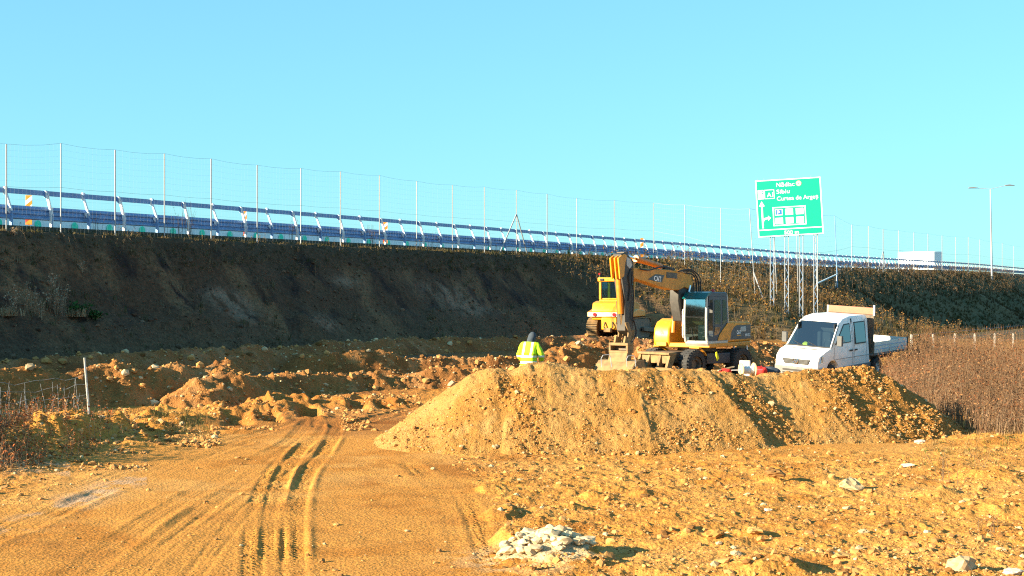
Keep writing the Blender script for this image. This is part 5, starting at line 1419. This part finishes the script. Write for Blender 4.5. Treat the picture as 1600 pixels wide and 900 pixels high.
b.add(L_, [tuple(range(n))], 'white_paint'); b.add(R_, [tuple(range(n-1, -1, -1))], 'white_paint')
tbody = b.build('cab', tr)
bmx = tbody.modifiers.new('weld', 'WELD'); bmx.merge_threshold = .002
bv = tbody.modifiers.new('bevel', 'BEVEL'); bv.width = .05; bv.segments = 3; bv.limit_method = 'ANGLE'; bv.angle_limit = R(40)
tbody.data.polygons.foreach_set('use_smooth', [True]*len(tbody.data.polygons))
try: tbody.data.set_sharp_from_angle(angle=R(32))
except Exception: pass
w0, w1 = ww(1.28)-.06, ww(2.16)-.05
b = MB(); b.add([(NX-.885,w0,1.31),(NX-.885,-w0,1.31),(NX-1.615,-w1,2.15),(NX-1.615,w1,2.15)], [(0,1,2,3)], 'window_glass'); b.build('windscreen', tbody)
b = MB()
for y in (w0+.0, -w0-.0): b.tube((NX-.87,y,1.30), (NX-1.62,math.copysign(w1, y),2.17), .03, 'white_paint', n=6)
b.tube((NX-.87,w0,1.30), (NX-.87,-w0,1.30), .025, 'black_plastic', n=6); b.build('windscreen_frame', tbody)
b = MB()
for y in (.35, -.25): b.path([(NX-.86,y,1.31),(NX-1.0,y-.45,1.44)], .012, 'black_plastic', 5)
b.build('wiper', tbody)
b = MB(); b.box((NX-1.45,-.78,1.0), (NX-1.0,.78,1.20), 'dark_interior'); b.box((NX-2.3,-.8,.6), (NX-1.5,.8,.75), 'dark_interior')
b.build('dashboard', tbody, bevel=.06)
b = MB(); b.box((NX-2.46,-.84,.5), (NX-2.42,.84,2.28), 'dark_interior'); b.box((NX-2.42,.74,.5), (NX-1.35,.76,2.12), 'dark_interior'); b.box((NX-2.42,-.76,.5), (NX-1.35,-.74,2.12), 'dark_interior'); b.box((NX-2.42,-.8,2.2), (NX-1.75,.8,2.22), 'dark_interior'); b.build('interior_lining', tbody)
for y in (-.42, .0, .45):
    b = MB(); b.box((NX-2.2,y-.2,.75), (NX-1.75,y+.2,1.1), 'dark_interior'); b.box((NX-2.3,y-.2,1.1), (NX-2.15,y+.2,1.75), 'dark_interior'); b.build('seat', tbody, bevel=.06)
b = MB(); b.lathe([(.17,-.015),(.2,0),(.17,.015)], 'black_plastic', (NX-1.55,.42,1.32), 'x', 18); b.build('steering_wheel', tbody)
def sidep(b, pts, m, d=.006, d0=.0):
    b.add([(NX-x, ww(z)+d, z) for x, z in pts]+[(NX-x, ww(z)-.01, z) for x, z in pts], [tuple(range(len(pts)))]+[(k, (k+1) % len(pts), len(pts)+(k+1) % len(pts), len(pts)+k) for k in range(len(pts))], m)
def mirror_y(b):
    b.v += [(x, -y, z) for x, y, z in b.v]; o = len(b.v)//2; b.f += [[i+o for i in reversed(f)] for f in b.f]; b.m += list(b.m)
    return b
b = MB(); sidep(b, [(1.12,1.40),(1.86,2.10),(2.32,2.12),(2.32,1.42)], 'black_plastic', .004); sidep(b, [(1.20,1.43),(1.88,2.06),(2.27,2.08),(2.27,1.45)], 'dark_glass', .010); b.build('front_window', tbody)
b = MB(); sidep(b, [(2.62,1.32),(2.62,2.14),(3.46,2.14),(3.46,1.32)], 'black_plastic', .004); sidep(b, [(2.67,1.37),(2.67,2.10),(3.41,2.10),(3.41,1.37)], 'dark_glass', .010); b.build('rear_window', tbody)
b = MB(); sidep(b, [(1.12,1.40),(1.86,2.10),(2.32,2.12),(2.32,1.42)], 'dark_glass', .010); sidep(b, [(2.62,1.32),(2.62,2.14),(3.46,2.14),(3.46,1.32)], 'dark_glass', .010)
b.v = [(x, -y, z) for x, y, z in b.v]; b.build('far_window', tbody)
b = MB()
for seam in ([(1.05,1.30),(1.0,.9),(1.42,.55),(1.5,.45)], [(2.42,2.2),(2.44,1.3),(2.40,.45)], [(3.52,2.2),(3.54,.45)], [(2.52,2.2),(2.54,1.3),(2.5,.45)]):
    for (x0, z0), (x1, z1) in zip(seam[:-1], seam[1:]): b.tube((NX-x0, ww(z0)+.001, z0), (NX-x1, ww(z1)+.001, z1), .006, 'grey_plastic', n=5)
b.tube((NX-1.1, ww(.86)+.002, .86), (NX-3.75, ww(.86)+.002, .86), .007, 'grey_plastic', n=5)
b.build('door_seam', tbody)
b = MB(); b.box((NX-2.36, ww(1.12), 1.09), (NX-2.16, ww(1.12)+.03, 1.15), 'black_plastic'); b.build('handle', tbody, bevel=.01)
b = MB(); b.box((NX-2.72, ww(1.12), 1.09), (NX-2.56, ww(1.12)+.03, 1.15), 'black_plastic'); b.build('handle', tbody, bevel=.01)
for sg_ in (1, -1):
    b = MB(); y0 = sg_*(ww(1.4)+.02); b.tube((NX-1.22, y0, 1.42), (NX-1.10, y0+sg_*.14, 1.50), .03, 'black_plastic', n=6)
    b.box((NX-1.16, min(y0+sg_*.08, y0+sg_*.28), 1.36), (NX-1.04, max(y0+sg_*.08, y0+sg_*.28), 1.74), 'mirror_grey'); b.build('mirror', tbody, bevel=.03)
# front: bumper, grille, star, lamps, plate
b = MB(); bp = [(NX-.55,.99),(NX-.10,.92),(NX+.04,.80),(NX+.08,.30)]
outl = [(NX+.08,-.62),(NX+.08,.62),(NX-.02,.90),(NX-.30,1.00),(NX-.45,1.00),(NX-.45,.80),(NX-.1,.75),(NX-.1,-.75),(NX-.45,-.80),(NX-.45,-1.0),(NX-.30,-1.0),(NX-.02,-.90)]
b.prism(outl, .24, .62, 'grey_plastic', 'z'); bu = b.build('bumper', tr, bevel=.03, seg=3)
b = MB(); b.box((NX+.082,-.5,.47), (NX+.095,.5,.53), 'black_plastic'); b.box((NX+.082,-.5,.36), (NX+.095,.5,.42), 'black_plastic'); b.build('bumper_slot', bu)
b = MB(); b.box((NX+.083,-.26,.27), (NX+.10,.26,.38), 'sticker_white'); b.build('number_plate', bu)
b = MB()
gp_ = [(-.48,.72),(.48,.72),(.56,.90),(-.56,.90)]
M = Matrix.Translation((NX-.035,0,0)) @ Matrix.Rotation(R(0), 4, 'Y')
b.prism(gp_, NX-.02, NX+.03, 'black_plastic', 'x'); gl = b.build('grille', tbody)
b = MB()
for z in (.755,.80,.845,.885): b.box((NX+.03,-.5,z-.009), (NX+.045,.5,z+.009), 'mirror_grey')
b.build('grille_bar', gl)
b = MB(); cs = (NX+.05, 0, .83); b.lathe([(.105,0),(.12,.01),(.105,.02)], 'chrome', cs, 'x', 26)
for k in range(3):
    a = R(90+120*k); pt = (.11*math.cos(a), .11*math.sin(a)); pn = (-math.sin(a)*.022, math.cos(a)*.022)
    b.add([(NX+.06, pn[0], .83+pn[1]), (NX+.06, pt[0], .83+pt[1]), (NX+.06, -pn[0], .83-pn[1]), (NX+.072, 0, .83)], [(0,1,3),(1,2,3),(0,2,1)], 'chrome')
b.build('star_emblem', gl, recalc=False)
for sg_ in (1, -1):
    b = MB()
    hp = [(NX+.01,sg_*.60,.72),(NX-.05,sg_*.86,.72),(NX-.22,sg_*.945,.80),(NX-.30,sg_*.94,1.04),(NX-.12,sg_*.84,1.03),(NX-.035,sg_*.62,.96)]
    b.add(hp+[(x-.10,y*.95,z) for x, y, z in hp], [tuple(range(6))]+[(k, (k+1) % 6, 6+(k+1) % 6, 6+k) for k in range(6)], 'lamp_glass'); hl = b.build('headlight', tbody)
    b = MB(); b.add([(NX-.16,sg_*.925,.80),(NX-.23,sg_*.958,.82),(NX-.30,sg_*.957,1.02),(NX-.22,sg_*.90,1.02)], [(0,1,2,3)], 'grey_plastic'); b.build('indicator', hl)
b = MB(); b.box((NX-.62,-.5,1.228), (NX-.56,.5,1.236), 'black_plastic', Matrix.Translation((0,0,0))); b.build('bonnet_vent', tbody)
b = MB(); sidep(b, [(1.48,.42),(1.48,.56),(3.76,.56),(3.76,.42)], 'grey_plastic', .02); mirror_y(b); b.build('side_skirt', tbody)
def tr_wheel(x, y0, y1):
    out = 1 if y0 > 0 else -1
    b = MB(); b.lathe([(.20,y0),(.31,y0),(.345,y0+.04),(.345,y1-.04),(.31,y1),(.20,y1)], 'black_rubber', (x,0,.34), 'y', 32); w = b.build('wheel', tr, smooth=True)
    ym = y1-.03 if out > 0 else y0+.03
    b = MB(); b.lathe([(.001,ym-.02*out),(.07,ym-.01*out),(.09,ym-.05*out),(.18,ym-.06*out),(.215,ym)], 'aluminium', (x,0,.34), 'y', 24); b.build('rim', w, smooth=True)
for x in (NX-.92, NX-4.45):
    tr_wheel(x, .72, .95); tr_wheel(x, -.95, -.72)
b = MB()
for y in (-.45, .37): b.box((NX-6.6,y,.52), (NX-3.6,y+.08,.72), 'grimy_steel')
b.box((NX-4.55,-.8,.28), (NX-4.35,.8,.42), 'grimy_steel'); b.build('chassis', tr)
b = MB(); b.box((NX-6.75,-.98,.78), (NX-3.90,.98,.86), 'grey_plastic'); bed = b.build('load_bed', tr, bevel=.01)
for y in (.97, -1.0):
    b = MB(); b.box((NX-6.70,y,.87), (NX-4.02,y+.03,1.29), 'aluminium')
    for z in (1.0, 1.14): b.box((NX-6.70, y+(.03 if y > 0 else -.008), z), (NX-4.02, y+(.038 if y > 0 else 0), z+.015), 'galvanised')
    b.build('side_board', bed)
b = MB(); b.box((NX-6.76,-.96,.87), (NX-6.72,.96,1.29), 'aluminium'); b.build('tailgate', bed)
for y in (.98, -.98):
    for x in (NX-6.74, NX-3.96):
        b = MB(); b.box((x-.03,y-.03,.80), (x+.03,y+.035,1.33), 'grimy_steel'); b.build('stake', bed)
b = MB(); b.box((NX-4.00,-.94,2.34), (NX-3.95,.94,2.60), 'salmon_board')
b.build('headboard', bed, bevel=.008)
b = MB(); b.box((NX-3.99,-.97,.86), (NX-3.95,.97,2.33), 'grimy_steel'); b.build('headboard_frame', bed)
b = MB(); b.box((NX-4.0,.95,2.3), (NX-3.93,1.0,2.70), 'white_plain'); b.box((NX-4.0,-1.0,2.3), (NX-3.93,-.95,2.6), 'white_plain'); b.build('headboard_post', bed)
# things carried
def lump(name, c, r, m, label, cat, seed, sq=(1, 1, .7), group=None, rz=0):
    V, Fc = ico(3); nz = fbm(V[:, 0]*1.0+seed, V[:, 1]+V[:, 2]*.7, 1.6, 3, seed=seed); nz2 = fbm(V[:, 2]+seed, V[:, 0]-V[:, 1], 3.5, 2, seed=seed+.5)
    W = V*(1+.32*nz+.12*nz2)[:, None]*np.array(sq)[None]*r
    o = np_mesh(name, W, Fc, None, (m,), smooth=True); o.location = c; o.rotation_euler = (0, 0, rz)
    return tag(o, label, cat, group)
bpy.context.view_layer.update()
TM = tr.matrix_world
lump('dirt_clod', TM @ Vector((NX-4.9,-.2,1.25)), .42, 'orange_dirt', 'lump of orange dirt heaped in the truck bed', 'dirt', 5, (1.2,.9,.75))
lump('safety_vest', TM @ Vector((NX-1.16,-.30,1.30)), .17, 'hiviz_yellow', 'crumpled yellow safety vest on the truck dashboard behind the windscreen', 'vest', 7, (.8,1.5,.7))

# ------------------------------------------------------------------ worker
px_, D = 826, 33.7; pw = P(px_, 575, D); gz0 = top1(pw.x, pw.y)
pe = thing('person', 'worker in a yellow reflective jacket and dark hood standing behind the mound with back turned', 'person', (pw.x, pw.y, gz0), R(90-22))
hk = (P(px_, 518.5, D).z-gz0)/1.76
# local: x forward (away from camera), y left, z up
def skin_obj(name, verts, edges, m, parent, levels=2, root=0):
    me = bpy.data.meshes.new(name); me.from_pydata([tuple(Vector(v[:3])*hk) for v in verts], edges, [])
    me.materials.append(MATS[m])
    o = bpy.data.objects.new(name, me); COL.objects.link(o); o.parent = parent
    sk = o.modifiers.new('skin', 'SKIN'); sk.use_smooth_shade = True
    if not me.skin_vertices: 
        bpy.context.view_layer.objects.active = o
    sv = me.skin_vertices[0].data
    for k, v in enumerate(verts):
        r = v[3] if len(v) == 4 else None
        sv[k].radius = (v[3]*hk, (v[4] if len(v) > 4 else v[3])*hk); sv[k].use_root = (k == root)
    sb = o.modifiers.new('sub', 'SUBSURF'); sb.levels = levels; sb.render_levels = levels
    return o
V = [(0,0,.93,.15,.12),(.03,0,1.12,.14,.11),(.09,0,1.32,.15,.11),(.13,0,1.46,.07,.07),(.17,-.01,1.55,.06,.06),(.20,-.025,1.65,.085,.075),(.21,-.03,1.71,.055,.055),
     (0,.10,.88,.085),(.03,.12,.50,.06),(-.01,.13,.09,.04),(.12,.14,.04,.035),
     (0,-.10,.88,.085),(.06,-.12,.50,.06),(.0,-.13,.09,.04),(.13,-.14,.04,.035),
     (.10,.20,1.42,.06),(.10,.29,1.14,.045),(.30,.20,1.02,.035),(.38,.15,1.02,.03),
     (.10,-.20,1.42,.06),(.08,-.30,1.14,.045),(.29,-.22,1.03,.035),(.37,-.16,1.03,.03)]
E = [(0,1),(1,2),(2,3),(3,4),(4,5),(5,6),(0,7),(7,8),(8,9),(9,10),(0,11),(11,12),(12,13),(13,14),(2,15),(15,16),(16,17),(17,18),(2,19),(19,20),(20,21),(21,22)]
h0 = len(V)
for sgn, root_ in ((1, 18), (-1, 22)):
    bx, by, bz_ = V[root_][:3]
    for k, ln in enumerate((.060,.072,.078,.070)):
        i0 = len(V); zz = bz_+.026-.018*k
        V.append((bx+.045, by-sgn*.005, zz, .0095)); V.append((bx+.045+ln*.55, by-sgn*.015, zz-.004, .0085)); V.append((bx+.045+ln*.75, by-sgn*.05, zz-.012, .0075))
        E += [(root_, i0), (i0, i0+1), (i0+1, i0+2)]
    i0 = len(V); V.append((bx+.015, by-sgn*.03, bz_+.03, .011)); V.append((bx+.05, by-sgn*.05, bz_+.05, .009)); E += [(root_, i0), (i0, i0+1)]
body = skin_obj('body', V, E, 'skin', pe, 2)
V = [(0,0,.95,.17,.15),(0,.10,.84,.105),(.03,.12,.50,.085),(-.01,.13,.12,.075),(0,-.10,.84,.105),(.06,-.12,.50,.085),(.0,-.13,.12,.075)]
skin_obj('trousers', V, [(0,1),(1,2),(2,3),(0,4),(4,5),(5,6)], 'grey_cloth', pe, 2)
V = [(-.015,0,.95,.195,.165),(-.01,0,1.00,.215,.175),(.02,0,1.16,.205,.165),(.07,0,1.34,.21,.16),(.12,0,1.45,.12,.11),
     (.095,.20,1.41,.092),(.09,.31,1.15,.085),(.20,.26,1.06,.075),(.31,.19,1.03,.058),
     (.095,-.20,1.41,.092),(.07,-.325,1.15,.088),(.19,-.28,1.06,.078),(.30,-.20,1.04,.058)]
jk = skin_obj('jacket', V, [(0,1),(1,2),(2,3),(3,4),(3,5),(5,6),(6,7),(7,8),(3,9),(9,10),(10,11),(11,12)], 'hiviz', pe, 2, 1)
dtx = bpy.data.textures.new('folds', 'CLOUDS'); dtx.noise_scale = .16
dm = jk.modifiers.new('folds', 'DISPLACE'); dm.texture = dtx; dm.strength = .055; dm.mid_level = .5; dm.texture_coords = 'LOCAL'
# reflective bands: procedural bands in the jacket material
m = MATS['hiviz']; nt = m.node_tree; N = nt.nodes; Lk = nt.links; bs = N['Principled BSDF']
src = bs.inputs['Base Color'].links[0].from_socket
tc = N.new('ShaderNodeTexCoord'); sx = N.new('ShaderNodeSeparateXYZ'); Lk.new(tc.outputs['Object'], sx.inputs[0])
def band(sock, c, w, absv=False):
    a = N.new('ShaderNodeMath'); a.operation = 'ABSOLUTE'
    s_ = N.new('ShaderNodeMath'); s_.operation = 'SUBTRACT'; s_.inputs[1].default_value = c
    if absv:
        a0 = N.new('ShaderNodeMath'); a0.operation = 'ABSOLUTE'; Lk.new(sock, a0.inputs[0]); Lk.new(a0.outputs[0], s_.inputs[0])
    else: Lk.new(sock, s_.inputs[0])
    Lk.new(s_.outputs[0], a.inputs[0]); l = N.new('ShaderNodeMath'); l.operation = 'LESS_THAN'; l.inputs[1].default_value = w; Lk.new(a.outputs[0], l.inputs[0]); return l.outputs[0]
def mx_(op, a, c):
    q = N.new('ShaderNodeMath'); q.operation = op; Lk.new(a, q.inputs[0]); Lk.new(c, q.inputs[1]); return q.outputs[0]
b1 = band(sx.outputs[2], .99*hk, .028*hk); b3 = band(sx.outputs[2], 1.14*hk, .024*hk)
b2 = band(sx.outputs[1], .105*hk, .027*hk, True)
hi = N.new('ShaderNodeMath'); hi.operation = 'GREATER_THAN'; hi.inputs[1].default_value = 1.13*hk; Lk.new(sx.outputs[2], hi.inputs[0])
al = mx_('MAXIMUM', mx_('MAXIMUM', b1, b3), mx_('MULTIPLY', b2, hi.outputs[0]))
mm = N.new('ShaderNodeMix'); mm.data_type = 'RGBA'; Lk.new(al, mm.inputs[0]); Lk.new(src, mm.inputs[6]); mm.inputs[7].default_value = (.72, .76, .76, 1); Lk.new(mm.outputs[2], bs.inputs['Base Color'])
V = [(.09,.0,1.45,.125,.12),(.14,-.01,1.545,.10,.10),(.19,-.025,1.625,.118,.112),(.215,-.03,1.695,.10,.10),(.22,-.03,1.76,.035,.035)]
skin_obj('hood', V, [(0,1),(1,2),(2,3),(3,4)], 'navy_cloth', pe, 2)
V = [(.0,0,.885,.19,.16),(.0,0,.83,.17,.15)]
skin_obj('sweater_hem', V, [(0,1)], 'navy_cloth', pe, 2)
for sgn in (1, -1):
    b = MB(); fx = 0 if sgn > 0 else 0
    b.prism([(-.09,0),(.19,0),(.20,.04),(.12,.09),(.04,.14),(-.08,.14)], sgn*.135-.045, sgn*.135+.045, 'black_rubber'); o = b.build('boot', pe, bevel=.02); o.scale = (hk,)*3
b = MB(); b.lathe([(.001,.105),(.0,.105)], 'skin', (0,0,0), 'x', 4)
# simple face features under the hood
for y in (.032, -.032):
    e_ = MB(); e_.lathe([(.001,-.004),(.009,0),(.001,.004)], 'black_plastic', (.288, y, 1.675), 'x', 8); o = e_.build('eye', pe, smooth=True); o.scale = (hk,)*3

# ------------------------------------------------------------------ odds and ends on and behind the mound
def at_top(x, D):
    X = (x-CX)/F*D; return Vector((X, D, top1(X, D)))
p = P(913, 577, 33.0)
t = thing('tool_case', 'grey-white machine case with a black open side on the mound crest', 'case', (p.x, p.y, top1(p.x, p.y)), R(-12))
b = MB(); b.prism([(-.24,0),(-.25,.10),(-.19,.20),(.06,.23),(.10,.0)], -.14, .14, 'cab_grey'); b.build('shell', t, bevel=.03, seg=3)
b = MB(); b.prism([(.10,.0),(.06,.225),(.20,.22),(.32,.02),(.30,0)], -.13, .13, 'black_plastic'); b.build('end_cap', t, bevel=.02)
b = MB()
for x in (-.16, -.02): b.lathe([(.03,-.015),(.045,0),(.03,.015)], 'grimy_steel', (x, -.15, .08), 'y', 14)
b.box((-.12,-.155,.1), (-.04,-.142,.17), 'sticker_white'); b.build('dial', t)
p = P(941, 577, 33.2)
t = thing('jerrycan', 'yellow plastic can leaning on the mound crest beside the grey case', 'can', (p.x, p.y, top1(p.x, p.y)+.02), rot=(0, R(28), R(10)))
b = MB(); b.prism([(-.08,0),(.08,0),(.08,.20),(.03,.25),(-.08,.25)], -.06, .06, 'hiviz_yellow'); b.build('can', t, bevel=.025, seg=3)
b = MB(); b.path([(-.06,0,.25),(-.05,0,.31),(.03,0,.31),(.05,0,.25)], .014, 'hiviz_yellow', 6); b.build('handle', t)
b = MB(); b.lathe([(.001,.27),(.025,.27),(.025,.22)], 'black_plastic', (.07,0,0), 'z', 10); b.build('cap', t)
p = P(1168, 588, 35.5); 
t = thing('cable_reel', 'small wooden reel wound with white cable in front of the excavator', 'reel', (p.x, p.y, P(1168, 589, 35.5).z), R(12))
zr_ = .175
for x in (-.17, .17):
    b = MB(); b.lathe([(.001,-.012),(.185,-.012),(.185,.012),(.001,.012)], 'timber', (x,0,zr_), 'x', 26); b.build('flange', t)
b = MB(); b.lathe([(.001,-.155),(.07,-.155),(.07,.155),(.001,.155)], 'timber', (0,0,zr_), 'x', 20); b.build('drum', t, smooth=True)
b = MB()
for k in range(8): b.lathe([(.085,-.018+k*.038-.133),(.105,k*.038-.133),(.085,.018+k*.038-.133)], 'white_plain', (0,0,zr_), 'x', 20)
b.build('cable', t, smooth=True)
b = MB(); b.tube((-.42,0,zr_), (.40,0,zr_), .012, 'white_plain', n=6); b.build('axle', t)
p = P(1164, 573, 36.3)
t = thing('carton', 'small white carton standing behind the wooden cable reel', 'box', (p.x, p.y, P(1164, 580, 36.3).z), R(-18))
zc_ = P(1164, 563.5, 36.3).z-t.location.z
b = MB(); b.box((-.13,-.10,-.12), (.13,.10,zc_), 'sticker_white'); b.build('body', t, bevel=.008)
b = MB(); b.box((-.13,-.02,zc_+.001), (.13,.02,zc_+.006), 'timber'); b.build('tape', t)
lump('red_bag', P(1189, 580, 36.2), .16, 'red_cloth', 'red cloth bag lying between the reel and the truck', 'bag', 11, (1,.8,.75))
lump('dark_bag', P(1203, 581, 36.4), .20, 'navy_cloth', 'dark blue bag beside the red bag', 'bag', 12, (1.2,.8,.65))
lump('red_rag', P(1133, 580, 35.2), .12, 'red_cloth', 'bright red rag on the crest left of the reel', 'rag', 13, (1.2,.8,.6))
q = P(1122, 579, 35.0); q2 = P(1147, 573, 36.0)
t = thing('wooden_stake', 'pale wooden stake lying across the crest under the excavator', 'stake', q)
b = MB(); b.tube((0,0,0), q2-q, .02, 'timber', n=5); b.build('stake_shaft', t)
for x, D, lab in ((946, 42., 'bent thin metal hoop on the clods left of the bucket'), (985, 47., 'bent thin metal hoop on the dirt right of the bucket')):
    X = (x-CX)/F*D; gg = HC-(566-CY)/F*D
    t = thing('metal_hoop', lab, 'hoop', (X, D, gg-.15), R(20))
    b = MB(); b.path([(-.12,0,0),(-.14,0,.26),(-.08,0,.36),(.12,0,.38),(.17,0,.28),(.2,0,.0)], .012, 'galvanised_pale', 6); b.build('bar', t)

# ------------------------------------------------------------------ sky, sun, camera
SAZ, SEL = R(25), R(18)           # sun: to the left and a little behind the camera
to_sun = Vector((-math.cos(SAZ)*math.cos(SEL), -math.sin(SAZ)*math.cos(SEL), math.sin(SEL)))
w = bpy.data.worlds.new('World'); scene.world = w; w.use_nodes = True
nt = w.node_tree; bg = nt.nodes['Background']
sky = nt.nodes.new('ShaderNodeTexSky'); sky.sky_type = 'NISHITA'; sky.sun_disc = False
sky.sun_elevation = SEL; sky.sun_rotation = math.atan2(to_sun.x, to_sun.y)
sky.altitude = 200; sky.air_density = 1.0; sky.dust_density = .6; sky.ozone_density = 1.0
SKYTINT = (.73, 1.58, 1.95)
mxn = nt.nodes.new('ShaderNodeMix'); mxn.data_type = 'RGBA'; mxn.blend_type = 'MULTIPLY'; mxn.inputs[0].default_value = 1
mxn.inputs[7].default_value = (*SKYTINT, 1)
gm = nt.nodes.new('ShaderNodeGamma'); gm.inputs[1].default_value = .5
nt.links.new(sky.outputs[0], gm.inputs[0]); nt.links.new(gm.outputs[0], mxn.inputs[6]); nt.links.new(mxn.outputs[2], bg.inputs[0])
bg.inputs[1].default_value = .07
sd = bpy.data.lights.new('sun', 'SUN'); sd.energy = 5.0; sd.angle = R(.5); sd.color = (1, .83, .56)
so = bpy.data.objects.new('sun', sd); COL.objects.link(so); so.rotation_euler = (-to_sun).to_track_quat('-Z', 'Y').to_euler(); so.location = (-30, -20, 40)
cd = bpy.data.cameras.new('camera'); cd.sensor_width = 36; cd.lens = 36*F/1600; cd.clip_start = .5; cd.clip_end = 20000
co = bpy.data.objects.new('camera', cd); COL.objects.link(co); co.location = (0, 0, HC); co.rotation_euler = (R(90), 0, 0)
scene.camera = co
scene.view_settings.view_transform = 'Standard'; scene.view_settings.look = 'None'
scene.view_settings.exposure = 1.9; scene.view_settings.gamma = 1
scene.cycles.pixel_filter_type = 'BLACKMAN_HARRIS'; scene.cycles.filter_width = 1.15
scene.cycles.max_bounces = 6; scene.cycles.transparent_max_bounces = 12; scene.cycles.use_denoising = False
